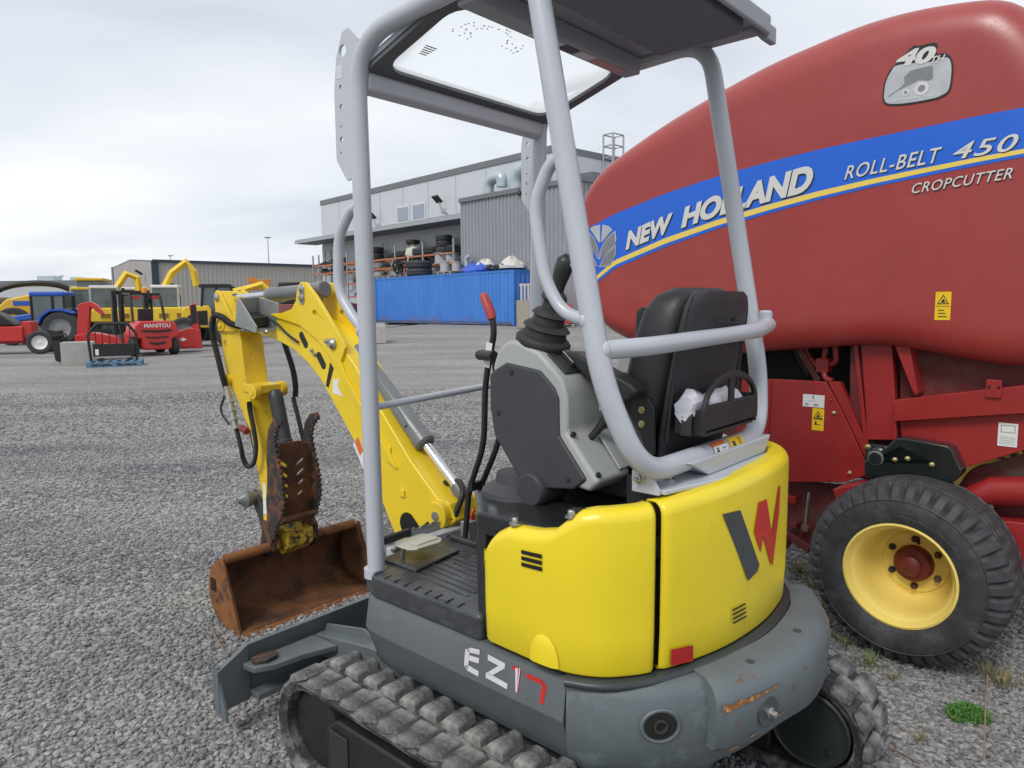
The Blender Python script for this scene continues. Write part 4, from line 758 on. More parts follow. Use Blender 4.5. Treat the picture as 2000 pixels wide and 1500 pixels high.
def zrange(s):
    hit = []
    for i in range(len(ALLR)):
        a, b = ALLR[i], ALLR[(i+1) % len(ALLR)]
        if (a.x-s)*(b.x-s) <= 0 and abs(a.x-b.x) > 1e-9: hit.append(a.y+(b.y-a.y)*(s-a.x)/(b.x-a.x))
    return (min(hit), max(hit)) if hit else None
def sdepth(s, z):
    p = Vector((s, z)); de = min(segd(p, ring_o[i], ring_o[i+1]) for i in range(len(ring_o)-1)); db = min(segd(p, ring_b[i], ring_b[i+1]) for i in range(len(ring_b)-1))
    k = max(0, min(1, (s+1.95)/.7)); R_ = .075+.085*k; t = min(1, de/R_); t2 = min(1, db/.13)
    return .115*(1-math.sqrt(max(0, 1-(1-t)**2)))+.10*(1-math.sqrt(max(0, 1-(1-t2)**2)))*.75
def sp(s, z, off): return Vector((s, sdepth(s, z)-off, z))
mb = MB(); rings = []
ss_ = [-2.0045+.0005, -2.0, -1.99, -1.975, -1.96]+[-1.94+.034*k for k in range(71)]+[.452, .463, .470, .475, .478]
for s in ss_:
    zr = zrange(s)
    if not zr: continue
    nrow = 44; ring = []
    for j in range(nrow+1):
        u = j/nrow; u = .5-.5*math.cos(math.pi*u); z = zr[0]+(zr[1]-zr[0])*u; ring.append(sp(s, min(zr[1], max(zr[0], z)), 0))
    rings.append(ring)
shield = mb.loft(rings, caps=False, closed=False).build('side_shield', M_BRED, BL, smooth=60)
def strip(top, bot, name, m_, off, s0, s1, n=60, par=None):
    def f(t, s):
        for (a, za), (b, zb) in zip(t, t[1:]):
            if s <= b: return za+(zb-za)*(s-a)/(b-a)
        return t[-1][1]+(t[-1][1]-t[-2][1])/(t[-1][0]-t[-2][0])*(s-t[-1][0])
    mb = MB(); rg = []
    for k in range(n+1):
        s = s0+(s1-s0)*k/n; a, b = f(bot, s), f(top, s); rg.append([sp(s, a+(b-a)*j/4, off) for j in range(5)])
    return mb.loft(rg, caps=False, closed=False).build(name, m_, par or shield, smooth=60)
ST = [(-1.96,1.945),(-1.908,1.969),(-1.722,2.03),(-1.385,2.105),(-1.086,2.153),(-.819,2.184),(-.579,2.205),(-.362,2.217),(-.165,2.226),(.015,2.234),(.18,2.238)]
YT = [(-1.96,1.615),(-1.85,1.687),(-1.721,1.770),(-1.381,1.871),(-1.081,1.938),(-.813,1.986),(-.572,2.021),(-.354,2.045),(-.157,2.062),(.023,2.076),(.188,2.086)]
YB = [(-1.96,1.587),(-1.85,1.662),(-1.72,1.743),(-1.38,1.842),(-1.08,1.910),(-.812,1.959),(-.571,1.996),(-.354,2.023),(-.156,2.042),(.024,2.058),(.189,2.069)]
BB = [(-1.96,1.563),(-1.869,1.635),(-1.72,1.722),(-1.38,1.825),(-1.08,1.894),(-.811,1.944),(-.571,1.982),(-.353,2.010),(-.155,2.028),(.025,2.044),(.19,2.056)]
strip(ST, BB, 'blue_stripe', M_BLUE, .002, -1.955, .44)
strip(YT, YB, 'yellow_stripe', M_STY, .003, -1.935, .44)
def ytop(s):
    for (a, za), (b, zb) in zip(YT, YT[1:]):
        if s <= b: return za+(zb-za)*(s-a)/(b-a)
    return YT[-1][1]+.05*(s-YT[-1][0])
M_LET = mat('letter_silver_white', (0.62, 0.62, 0.60), 0.4, var=0.03)
def lettering(body, s0, s1, base, h0, h1, shear, bold, off, name, m_, dx=0, dz=0, space=1.0):
    v, f, asp = text_polys(body, 1, shear, bold, space); mb = MB()
    mb.add([sp(s0+(s1-s0)*u+dx, base(s0+(s1-s0)*u)+(h0+(h1-h0)*u)*w_+dz, off) for u, w_ in v], f); return mb.build(name, m_, shield, smooth=0)
for m_, dx, dz, off, bo in ((M_INK, .005, -.006, .0042, .055), (M_LET, 0, 0, .0052, .052)):
    nm = 'lettering_shadow' if m_ is M_INK else 'lettering'
    lettering('NEW', -1.640, -1.335, lambda s: ytop(s)+.028-.008*(s+1.64)/.3, .098, .100, .22, bo, off, nm, m_, dx, dz)
    lettering('HOLLAND', -1.285, -.600, lambda s: ytop(s)+.020-.012*(s+1.285)/.68, .104, .122, .22, bo, off, nm, m_, dx, dz)
    lettering('ROLL-BELT', -.462, -.085, lambda s: ytop(s)+.022-.012*(s+.462)/.38, .058, .060, .3, bo*.15, off, nm, m_, dx*.6, dz*.6, 1.1)
    lettering('450', -.045, .170, lambda s: ytop(s)+.008-.008*(s+.045)/.2, .060, .062, .3, bo*.15, off, nm, m_, dx*.6, dz*.6, 1.1)
    lettering('CROPCUTTER', -.188, .158, lambda s: 1.964+.05*(s+.188), .040, .041, .3, 0.004, off, nm, m_, dx*.5, dz*.5, 1.1)
def pat(poly, name, m_, off, par=None): return MB().add([sp(s, z, off) for s, z in poly], [tuple(range(len(poly)))]).build(name, m_, par or shield, smooth=0)
def smoothpoly(poly, n=4): return [(p.x, p.y) for p in crm([(*p, 0) for p in poly+[poly[0]]], n)][:-1]
for pl_, m_ in (([(-1.891,1.96),(-1.868,1.97),(-1.823,1.974),(-1.822,1.885),(-1.832,1.884)],M_SIL), ([(-1.801,1.974),(-1.76,1.963),(-1.737,1.942),(-1.81,1.882)],M_SIL), ([(-1.913,1.934),(-1.904,1.945),(-1.861,1.896),(-1.837,1.844),(-1.838,1.789),(-1.874,1.841)],M_SIL2), ([(-1.717,1.929),(-1.71,1.88),(-1.735,1.842),(-1.822,1.788),(-1.816,1.833),(-1.779,1.89)],M_SIL2), ([(-1.907,1.846),(-1.874,1.801),(-1.841,1.749),(-1.874,1.751),(-1.90,1.787)],M_SIL2), ([(-1.713,1.853),(-1.716,1.797),(-1.747,1.745),(-1.822,1.742),(-1.791,1.792)],M_SIL2)):
    sc = 1.06; cxm = sum(p[0] for p in pl_)/len(pl_); czm = sum(p[1] for p in pl_)/len(pl_)
    pat([(cxm+(a-cxm)*1.10, czm+(b_-czm)*1.10) for a, b_ in pl_], 'leaf_outline', M_LET, .0045); pat(pl_, 'leaf_emblem', m_, .0055)
BG = [(-.319,2.372),(-.314,2.434),(-.294,2.482),(-.276,2.496),(-.213,2.553),(-.189,2.550),(-.136,2.549),(-.122,2.536),(-.125,2.506),(-.09,2.496),(-.068,2.467),(-.062,2.416),(-.068,2.355),(-.09,2.334),(-.131,2.327),(-.231,2.329),(-.301,2.343)]
bc = (-.19, 2.43)
pat(smoothpoly([(bc[0]+(a-bc[0])*1.01, bc[1]+(b_-bc[1])*1.01) for a, b_ in BG]), 'badge_border', M_INK, .003); pat(smoothpoly([(-.314,2.374),(-.309,2.432),(-.29,2.474),(-.262,2.494),(-.14,2.478),(-.09,2.482),(-.072,2.462),(-.067,2.416),(-.073,2.358),(-.093,2.340),(-.131,2.333),(-.231,2.335),(-.298,2.348)]), 'anniversary_badge', M_SIL, .0042)
pat([(-.26,2.395),(-.236,2.413),(-.238,2.440),(-.214,2.461),(-.146,2.463),(-.134,2.46),(-.132,2.41),(-.145,2.406),(-.183,2.415),(-.214,2.405),(-.262,2.390),(-.295,2.372),(-.296,2.377)], 'badge_baler_picture', M_SIL2, .0050)
for c0, r_ in (((-.230,2.378),.014),((-.171,2.381),.027)):
    pat([(c0[0]+r_*math.cos(2*math.pi*k/18), c0[1]+r_*math.sin(2*math.pi*k/18)) for k in range(18)], 'badge_wheel', M_LET, .0058); pat([(c0[0]+r_*.5*math.cos(2*math.pi*k/14), c0[1]+r_*.5*math.sin(2*math.pi*k/14)) for k in range(14)], 'badge_hub', M_SIL2, .0066)
lettering('40', -.272, -.124, lambda s: 2.487-.10*(s+.272), .064, .064, .3, .05, .0062, 'badge_lettering', M_LET); lettering('TH', -.141, -.09, lambda s: 2.470-.04*(s+.141), .026, .026, .3, .02, .0068, 'badge_lettering', M_LET)
lettering('anniversary', -.292, -.092, lambda s: 2.347-.05*(s+.292), .016, .014, .3, .0, .0060, 'badge_lettering', M_WHT)
def flatlabel(s0, s1, z0, z1, d, m_, name, par): return MB().b2(s0, s1, d-.0015, d, z0, z1).build(name, m_, par)
lb_ = flatlabel(-.080, -.023, 1.443, 1.558, -.001, M_SIGNY, 'warning_sticker', shield)
def tri_print(sc, zc, w_, d, par):
    MB().add([(sc-w_, d, zc-w_*.8), (sc+w_, d, zc-w_*.8), (sc, d, zc+w_), (sc-w_*.74, d, zc-w_*.62), (sc+w_*.74, d, zc-w_*.62), (sc, d, zc+w_*.7)], [(0,1,4,3),(1,2,5,4),(2,0,3,5)]).build('sticker_print', M_INK, par, smooth=0)
    MB().add([(sc-w_*.4, d, zc-w_*.5), (sc+w_*.4, d, zc-w_*.5), (sc+.1*w_, d, zc+.2*w_), (sc-.1*w_, d, zc+.1*w_)], [(0,1,2,3)]).build('sticker_print', M_INK, par, smooth=0)
tri_print(-.0515, 1.525, .022, -.0030, shield)
for k in range(3): MB().b2(-.068, -.035-.006*k, -.0030, -.0026, 1.455+.013*k, 1.459+.013*k).build('sticker_print', M_INK, shield)
MB().b2(-.077, -.026, -.0030, -.0026, 1.4985, 1.5005).build('sticker_print', M_INK, shield)
# main body between the shields, far shield and far wheel
BODY = [(a*.97-.02, 1.30+(z-1.30)*.965) for a, z in [(p.x, p.y) for p in ring_o[::2]]]
MB().prism(BODY+[(.38,1.32),(.3,.95),(-.35,.72),(-.9,.66),(-1.35,.85),(-1.55,1.25)], 'y', .34, 1.46).build('baler_body', M_BRED3, BL)
fs = MB(); rr2 = [[Vector((p.x, 1.74-p.y, p.z)) for p in r_] for r_ in rings]; fs.loft(rr2, caps=False, closed=False).build('side_shield', M_BRED, BL, smooth=60)
# lower chassis
D = .12
lp = MB().prism([(-1.02,.62),(-.98,1.13),(-.804,1.142),(-.552,1.146),(-.489,1.041),(-.335,.742),(-.345,.728),(-.451,.675),(-.764,.622)], 'y', D-.012, D).build('lower_side_panel', M_BRED2, BL, bevel=.004)
MB().prism([(-.90,.64),(-.86,1.14),(-.815,1.14),(-.835,.64)], 'y', D-.020, D-.0125).build('panel_swage', M_BRED2, lp, bevel=.004)
MB().prism([(-.545,1.144),(-.49,1.15),(-.30,.745),(-.333,.745),(-.485,1.04)], 'y', D-.004, D+.03).build('panel_edge_strip', M_BRED2, lp)
flatlabel(-.658, -.555, 1.019, 1.079, D-.0125, M_WHT, 'instruction_label', lp); flatlabel(-.610, -.554, .908, 1.015, D-.0125, M_SIGNY, 'warning_sticker', lp); tri_print(-.582, .982, .022, D-.0150, lp)
MB().b2(-.612, -.604, D-.0148, D-.0141, 1.058, 1.077).b2(-.635, -.600, D-.0148, D-.0141, 1.047, 1.049).b2(-.645, -.63, D-.0148, D-.0141, 1.026, 1.036).b2(-.605, -.585, D-.0148, D-.0141, 1.026, 1.036).build('label_print', mat('grey_ink', (.3,.3,.3)), lp)
MB().b2(-.604, -.560, D-.0148, D-.0141, .961, .963).b2(-.600, -.572, D-.0148, D-.0141, .935, .938).b2(-.596, -.588, D-.0148, D-.0141, .938, .952).build('label_print', M_INK, lp)
ZINC = mat('yellow_zinc', (0.45, 0.38, 0.18), 0.35, metal=0.8)
def bolt(s, z, d, r_, par, m_=None): MB().lathe((s, d, z), (0, -1, 0), [(r_*1.25, 0), (r_*1.25, .003), (r_*.9, .004), (r_*.9, .011), (r_*.6, .013)], 10).build('bolt', m_ or ZINC, par)
bolt(-.508, 1.000, D-.012, .0085, lp); bolt(-.425, .725, D-.012, .0085, lp); bolt(-.352, .735, D-.012, .006, lp, M_BRED2); bolt(-.525, 1.06, D-.012, .004, lp, M_BRED2)
# hoses and valve above the panel; a black sheet paints the bay's shade
MB().b2(-1.10, -.44, .325, .335, .70, 1.45).build('bay_shade_sheet', M_HOLE_SHADE, BL)
vb = MB().box((-.60,.20,1.215), (.06,.06,.07)).build('valve_block', M_BRED2, BL, bevel=.006)
for pts in ([(-.60,.20,1.25),(-.595,.20,1.30),(-.60,.22,1.36)], [(-.57,.20,1.22),(-.545,.20,1.24),(-.55,.20,1.30),(-.565,.21,1.37)], [(-.63,.20,1.21),(-.68,.21,1.25),(-.72,.23,1.31)], [(-.59,.18,1.18),(-.575,.17,1.155),(-.54,.16,1.145)]):
    MB().tube(crm(pts, 5), .014, 10).build('valve_pipe', M_BRED2, vb)
MB().bar((-.74,.19,1.32), (-.62,.19,1.14), .012, .03).build('bay_stay', M_BRED3, BL)
for k in range(3): MB().tube(crm([(-.80+.03*k,.24,1.37),(-.76+.02*k,.25,1.27),(-.70,.26,1.16)], 5), .012, 8).build('bay_hose', M_RUB, BL)
# post, beams and panels towards the right
MB().prism([(-.44,.70),(-.46,1.38),(-.415,1.38),(-.352,.90),(-.33,.70)], 'y', D+.02, D+.05).build('frame_post', M_BRED3, BL)
MB().bar((-.435,D+.01,1.36), (-.345,D+.01,.74), .02, .025, (0,1,0)).build('door_edge', M_BRED2, BL, bevel=.004)
MB().prism([(-.405,1.36),(-.275,1.36),(-.247,1.086),(-.232,.905),(-.357,.890),(-.372,1.05)], 'y', D-.01, D+.03).build('frame_post', M_BRED2, BL, bevel=.004)
MB().prism([(-.26,1.40),(.55,1.40),(.55,1.24),(-.247,1.086)], 'y', D+.06, D+.09).build('upper_panel', M_BRED3, BL)
bm_ = MB().prism([(-.247,1.086),(.55,1.256),(.55,1.13),(-.24,.990)], 'y', D-.03, D+.06).build('frame_beam', M_BRED2, BL, bevel=.004)
MB().box((.125,D-.036,1.165), (.055,.012,.075)).build('beam_clamp', M_BRED2, bm_, bevel=.004)
for q in (-.015, .018): MB().cyl((.125+q,D-.0435,1.172),(.125+q,D-.0418,1.172),.006,n=10).build('clamp_hole', M_HOLE_SHADE, bm_)
MB().prism([(-.268,1.37),(-.20,1.37),(-.150,1.125),(-.158,1.115),(-.172,1.135)], 'y', D-.04, D+.06).build('v_gusset', M_BRED2, BL, bevel=.003)
MB().prism([(-.232,.99),(.55,1.125),(.55,1.08),(.25,.93),(.043,.822),(-.2,.80)], 'y', D+.01, D+.04).build('lower_panel', M_BRED2, BL, bevel=.003)
wl = flatlabel(.141, .208, .928, 1.024, D+.009, M_WHT, 'instruction_label', BL)
for k in range(5): MB().b2(.148, .202, D+.0068, D+.0072, .938+.007*k, .9395+.007*k).build('label_print', mat('grey_ink', (.3,.3,.3)), wl)
MB().add([(.150, D+.0068, .985), (.200, D+.0068, .985), (.200, D+.0068, 1.016), (.150, D+.0068, 1.016), (.153, D+.0068, .988), (.197, D+.0068, .988), (.197, D+.0068, 1.013), (.153, D+.0068, 1.013)], [(0,1,5,4),(1,2,6,5),(2,3,7,6),(3,0,4,7)]).build('label_print', mat('grey_ink', (.3,.3,.3)), wl, smooth=0)
# black chain case and bearing
M_CASE = mat('black_green_enamel', (0.012, 0.016, 0.017), 0.25, var=0.2, scale=5, coat=0.3)
cs = MB().prism([(-.25,.885),(-.222,.922),(-.19,.93),(-.02,.917),(.0,.905),(.040,.82),(.036,.80),(.005,.760),(-.34,.725),(-.345,.80)], 'y', D-.075, D+.01).build('chain_case', M_CASE, BL, bevel=.008, seg=3)
MB().prism([(-.20,.892),(-.03,.875),(-.022,.868),(.012,.80),(-.01,.775),(-.33,.742),(-.33,.800),(-.23,.815),(-.06,.835),(-.05,.83)], 'y', D-.079, D-.0755).build('case_cover', M_CASE, cs, bevel=.002)
MB().box((-.295,D-.03,.828), (.105,.06,.105)).build('bearing_plate', M_CASE, BL, bevel=.006)
hb = MB().lathe((-.294,D-.06,.825), (0,-1,0), [(.048,-.02),(.046,.0),(.036,.006),(.036,.012),(.026,.014),(.026,.03),(.0,.03)], 24, False).build('bearing', M_CASE, BL)
MB().lathe((-.294,D-.075,.825), (0,-1,0), [(.033,0),(.033,.006),(.027,.007),(.027,.0)], 24, False).build('bearing_ring', M_STEEL, hb)
for a, b_ in ((-.335,.868),(-.253,.868),(-.332,.785),(-.250,.788)): bolt(a, b_, D-.06, .011, hb)
for a, b_ in ((-.215,.83),(-.165,.842),(-.07,.830)): bolt(a, b_, D-.079, .009, cs)
# mud guard strip, axle carrier, springs below
MB().prism([(-.455,.665),(-.34,.71),(-.27,.722),(-.255,.71),(-.27,.69),(-.36,.66),(-.43,.60)], 'y', D-.14, D+.05).build('tyre_scraper', M_BRED2, BL, bevel=.004)
ax = MB().prism([(-.98,.60),(-.45,.64),(-.36,.60),(-.40,.30),(-.50,.245),(-.68,.32),(-.95,.40)], 'y', D+.08, D+.10).build('axle_carrier', M_BRED3, BL)
rod = MB().tube([(-.632,D+.04,.585),(-.645,D+.04,.42)], .008, 8).build('adjusting_rod', M_STEEL, BL)
MB().lathe((-.645,D+.04,.40), (0,-1,0), [(.020,-.01),(.020,.012),(.010,.014)], 8).build('rod_nut', mat('rusty_nut', (.2,.12,.09), .6, metal=.4), rod)
MB().box((-.72,D+.05,.53), (.05,.04,.04)).build('switch_block', M_BRED2, BL, bevel=.005)
MB().box((-.70,D+.04,.405), (.04,.05,.03)).build('stop_block', M_BRED3, BL, bevel=.004)
MB().lathe((-.77,D+.05,.30), (0,-1,0), [(.045,-.02),(.045,.03),(.02,.035)], 16).build('roller_end', M_BRED3, BL)
MB().bar((-.74,D+.05,.345), (-.62,D+.05,.29), .03, .04).build('stop_arm', M_BRED3, BL, bevel=.004)
MB().prism([(.043,.80),(.55,1.06),(.55,.55),(.10,.50),(-.02,.70)], 'y', D+.10, D+.12).build('pickup_side', M_BRED3, BL)
MB().tube([(.02,D+.02,.66),(.14,D+.02,.735),(.55,D+.04,.80)], [.05,.06,.06], 16).build('pickup_tube', M_BRED2, BL, smooth=50)
MB().prism([(.10,.52),(.14,.62),(.55,.66),(.55,.40),(.20,.44)], 'y', D-.02, D+.08).build('pickup_skid', M_BRED2, BL, bevel=.006)
MB().tube([(.06,D-.01,.69),(.10,D-.02,.70),(.14,D-.01,.665)], .012, 8).build('pickup_link', mat('rusty_link', (.16,.09,.06), .7), BL)
yl_ = mat('tine_yellow', (.62,.42,.02), .5)
for k in range(6): MB().tube(crm([(.12+.06*k,D+.15,.90),(.16+.06*k,D+.14,.855),(.24+.06*k,D+.14,.83),(.30+.06*k,D+.15,.84)], 5), .012, 8).build('pickup_band', yl_, BL)
# wheel
WS, WZ, WR = -.113, .392, .392
def wheel_at(dc, sgn):
    pr = [(.222,-.165),(.240,-.172),(.275,-.178),(.315,-.172),(.345,-.158),(.362,-.146),(.374,-.132),(.382,-.118),(.386,-.10)]
    tread = []
    for k in range(6):
        a = -.098+.0327*k; tread += [(.389-.006*abs(k-2.5)/2.5, a), (.390-.006*abs(k-2.5)/2.5, a+.020), (.380, a+.022), (.380, a+.0305)]
    prof = pr+tread+[(r_, -h) for r_, h in reversed(pr)]
    NL = 40; na_ = NL*8; mb = MB(); rg = []
    for h_i, (r_, h_) in enumerate(prof):
        ring = []
        for q in range(na_):
            a = 2*math.pi*q/na_; ph = (q % 8)/8.0; ah = abs(h_); rr = r_; hh = h_
            if ah > .112 and r_ > .33:          # shoulder lugs: scalloped notches between blocks
                nt_ = max(0, math.cos(2*math.pi*ph))**1.5; rr -= .020*nt_*(1 if ah < .15 else .55)
                if ah > .14: hh -= math.copysign(.010*nt_, h_)
            elif ah <= .105: hh += .0045*math.sin(2*math.pi*ph)   # zigzag ribs
            ring.append(Vector((WS+rr*math.cos(a), dc+hh, WZ+rr*math.sin(a))))
        rg.append(ring)
    ty = mb.loft(rg, caps=False).build('tyre', mat('weathered_tyre', (.036,.037,.040), .6, var=.25, scale=16, bump=.2, bscale=60, col2=(.085,.087,.092), lo=.5, hi=.75, s2=9), BL, smooth=32)
    if sgn < 0:
        MB().lathe((WS, dc, WZ), (0, sgn, 0), [(.318,.1735),(.321,.1755),(.324,.1735)], 72, False).build('sidewall_ring', MATS['weathered_tyre'], ty, smooth=50); MB().lathe((WS, dc, WZ), (0, sgn, 0), [(.252,.172),(.256,.176),(.260,.174)], 72, False).build('sidewall_ring', MATS['weathered_tyre'], ty, smooth=50)
    rim = MB().lathe((WS, dc, WZ), (0, sgn, 0), [(.224,.150),(.221,.163),(.212,.166),(.206,.155),(.200,.13),(.190,.115),(.180,.09),(.176,.03),(.172,-.03),(.160,-.060),(.150,-.075),(.135,-.075),(.128,-.065),(.075,-.062),(.074,-.067)], 56, False).build('wheel_rim', mat('rim_yellow', (.84,.65,.17), .36, var=.05, coat=.2, col2=(.45,.30,.08), lo=.68, hi=.8, s2=14), BL, smooth=35)
    MB().lathe((WS, dc, WZ), (0, -1, 0), [(.224,.150),(.19,.12),(.185,.10)], 40, False).build('wheel_well', MATS['rim_yellow'], rim)
    hub = MB().lathe((WS, dc-sgn*.066, WZ), (0, sgn, 0), [(.078,0),(.077,.035),(.070,.05),(.045,.055),(.043,.075),(.03,.085),(.0,.087)], 32, False).build('wheel_hub', mat('rusty_red_hub', (.15,.018,.015), .5, var=.3, scale=20, col2=(.06,.03,.02), lo=.55, hi=.7, s2=16), BL, smooth=35)
    for k in range(6):
        a = 2*math.pi*k/6+.55; MB().lathe((WS+.104*math.cos(a), dc-sgn*.063, WZ+.104*math.sin(a)), (0, sgn, 0), [(.016,0),(.016,.006),(.011,.007),(.011,.022),(.007,.026)], 6).build('wheel_nut', mat('rusty_nut', (.2,.12,.09), .6, metal=.4) if k == 5 else M_RUSTD, rim)
    MB().tube([(WS+.015,dc-sgn*.05,WZ+.09),(WS+.02,dc-sgn*.02,WZ+.125)], .006, 8).build('valve_stem', M_BLK, rim)
wheel_at(-.03, -1); wheel_at(1.66, 1)
MB().cyl((WS,.0,WZ),(WS,1.62,WZ),.05,n=14).build('axle', M_BRED3, BL)
# ================================================================ far buildings and yard
K = 1395.0
def at(px, Y, z=None):
    x = (px-1000)/K*Y; return (x, Y, ground_z(x, Y) if z is None else z)
M_WALL = mat('pale_grey_cladding', (0.53, 0.56, 0.59), 0.55, var=0.04, scale=0.4)
M_WALL2 = mat('lower_wall_panel', (0.50, 0.53, 0.56), 0.6, var=0.06, scale=0.5)
M_TRIM = mat('grey_roof_trim', (0.155, 0.165, 0.18), 0.5, var=0.08, scale=1)
M_ANX = mat('taupe_corrugated_sheet', (0.27, 0.28, 0.305), 0.5, var=0.07, scale=0.6)
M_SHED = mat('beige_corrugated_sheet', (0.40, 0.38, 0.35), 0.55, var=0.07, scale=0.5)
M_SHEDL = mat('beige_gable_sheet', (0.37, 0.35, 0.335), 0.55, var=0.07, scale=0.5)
M_SHEDB = mat('dark_blue_trim', (0.03, 0.045, 0.075), 0.5)
M_PALEW = mat('far_white_wall', (0.46, 0.48, 0.50), 0.6, var=0.06, scale=0.3)
M_GALV = mat('galvanised_duct', (0.44, 0.50, 0.54), 0.35, metal=0.35, var=0.12, scale=2)
M_WIN = mat('pale_window_pane', (0.30, 0.33, 0.40), 0.12, var=0.08, scale=1)
M_CBLUE = mat('container_blue', (0.05, 0.20, 0.60), 0.5, var=0.10, scale=1.2, col2=(0.08, 0.25, 0.64), lo=0.5, hi=0.8, s2=2, streak=True)
M_CRUST = mat('container_rust_patch', (0.05, 0.19, 0.57), 0.6, col2=(0.24, 0.13, 0.13), lo=0.50, hi=0.62, s2=2.2)
M_CRAIL = mat('container_bottom_rail', (0.06, 0.11, 0.24), 0.6, col2=(0.20, 0.12, 0.10), lo=0.5, hi=0.65, s2=3)
M_OBEAM = mat('orange_rack_beam', (0.40, 0.15, 0.07), 0.6, var=0.2, scale=2)
M_UPR = mat('grey_rack_upright', (0.36, 0.37, 0.38), 0.5, var=0.1)
M_TYRE = mat('stacked_tyre_rubber', (0.028, 0.03, 0.033), 0.65, var=0.2, scale=5, rnd=0.25)
M_WOOD = mat('grey_weathered_wood', (0.30, 0.27, 0.23), 0.8, var=0.25, scale=6, rnd=0.2)
M_CONC = mat('concrete', (0.38, 0.37, 0.35), 0.85, var=0.15, scale=4, bump=0.1, bscale=30)
M_FRED = mat('forklift_red', (0.52, 0.025, 0.022), 0.38, var=0.05, coat=0.2)
M_FYEL = mat('machine_yellow', (0.74, 0.50, 0.03), 0.42, var=0.07, scale=2)
M_FYEL2 = mat('harvester_yellow', (0.70, 0.42, 0.03), 0.42, var=0.07, scale=2)
M_TBLUE = mat('tractor_blue', (0.02, 0.09, 0.46), 0.35, var=0.05)
M_MGREY = mat('machine_grey', (0.20, 0.21, 0.215), 0.5, var=0.1)
M_CABG = mat('greenish_cab_glass', (0.075, 0.10, 0.10), 0.08, var=0.5, scale=2, spec=0.8)
M_ORNG = mat('orange_machine', (0.60, 0.22, 0.03), 0.5, var=0.15)
M_DRED = mat('faded_red_bin', (0.24, 0.075, 0.065), 0.65, var=0.15, scale=2)
M_BPAL = mat('blue_pallet_wood', (0.10, 0.19, 0.29), 0.75, var=0.2, scale=8)
M_TARPB = mat('blue_tarp', (0.02, 0.085, 0.50), 0.4, var=0.15, scale=6)
M_SACK = mat('white_woven_sack', (0.58, 0.56, 0.51), 0.8, var=0.15, scale=8)
def corr_sheet(p0, p1, z0, z1, pitch, depth, name, m_, par, ztop=None):
    p0, p1 = Vector((*p0, 0)), Vector((*p1, 0)); d = p1-p0; L_ = d.length; d.normalize(); n_ = Vector((d.y, -d.x, 0)); mb = MB(); lo = []; hi = []
    k = int(L_/pitch)
    for i in range(k):
        for f, o in ((0, 0), (.38, 0), (.5, 1), (.88, 1)):
            p = p0+d*(i+f)*L_/k+n_*depth*o; lo.append(p+Vector((0, 0, z0))); t = (i+f)/k; hi.append(p+Vector((0, 0, ztop(t) if ztop else z1)))
    lo.append(p1+Vector((0, 0, z0))); hi.append(p1+Vector((0, 0, ztop(1) if ztop else z1)))
    n = len(lo); mb.add(lo+hi, [(i, i+1, n+i+1, n+i) for i in range(n-1)]); return mb.build(name, m_, par, smooth=0)
# ---- main warehouse; local x runs along the wall towards the right, y into the building
WH = thing('warehouse', 'long pale grey warehouse with flat roof, lean-to eave and taupe corrugated annex', 'building', (-10.4, 51.0, 0), math.atan2(-.737, .676))
MB().b2(-6.0, 18.9, 0, 30, 0, 9.55).build('wall', M_WALL, WH)
MB().b2(-6.02, 18.92, -.06, 30.05, 9.28, 9.62).build('roof_trim', M_TRIM, WH)
MB().b2(-6.0, 14.9, -.03, 0.0, 0, 6.2).build('lower_wall', M_WALL2, WH)
for k in range(1, 9): MB().b2(-6+2.77*k-.03, -6+2.77*k+.03, -.012, .0, 6.9, 9.28).build('wall_joint', mat('wall_joint_grey', (.40,.42,.44), .6), WH)
ev = MB().prism([(-1.7, 6.42), (-1.7, 6.62), (-1.55, 6.68), (0.0, 6.95), (0, 6.8), (-1.6, 6.40)], 'x', -7.0, 14.9).build('lean_to_eave', M_TRIM, WH)
MB().b2(-7.0, 14.9, -1.78, -1.705, 6.36, 6.60).build('gutter', mat('pale_gutter', (0.34, 0.36, 0.39), 0.5), ev)
MB().b2(-6.9, 14.8, -1.6, -.02, 6.34, 6.40).build('eave_soffit', M_TRIM, ev)
for x0, x1 in ((4.4, 5.8), (6.15, 7.6)):
    wn = MB().b2(x0, x1, -.07, -.005, 6.98, 8.02).build('window', mat('white_window_frame', (0.62, 0.64, 0.65), 0.5), WH)
    MB().b2(x0+.10, x1-.10, -.085, -.072, 7.06, 7.94).build('pane', M_WIN, wn)
for x, z in ((2.1, 7.5), (9.5, 7.75)):
    fl = MB().bar((x, -.35, z), (x, -.75, z+.35), .55, .10).build('flood_light', M_INK, WH)
    MB().tube([(x+.25, 0, z-.65), (x+.25, -.35, z-.6), (x+.05, -.45, z)], .05, 8).build('light_bracket', M_UPR, fl)
AX0, AX1, AY = 14.78, 23.3, -3.0
corr_sheet((AX0, AY), (AX1, AY), 0, 6.95, .26, -.05, 'annex_wall', M_ANX, WH); corr_sheet((AX1, AY), (AX1, 6), 0, 6.95, .26, -.05, 'annex_wall', M_ANX, WH)
MB().b2(AX0, AX1-.06, AY+.06, 6, 0, 6.9).build('annex_core', M_ANX, WH); MB().b2(AX0-.03, AX1+.10, AY-.10, 6.1, 6.9, 7.12).build('annex_trim', M_TRIM, WH)
def gooseneck(x, y, z, r_, h, name):
    MB().tube(fil([(x, y, z), (x, y, z+h), (x+r_*3.6, y, z+h+.05), (x+r_*3.6, y, z+h-r_*1.7)], r_*2.2, 9), [r_]*40 if False else r_, 16).build(name, M_GALV, WH, smooth=50)
gooseneck(15.0, -1.2, 6.9, .30, 1.35, 'exhaust_duct'); gooseneck(17.0, -1.0, 6.9, .42, 1.55, 'exhaust_duct')
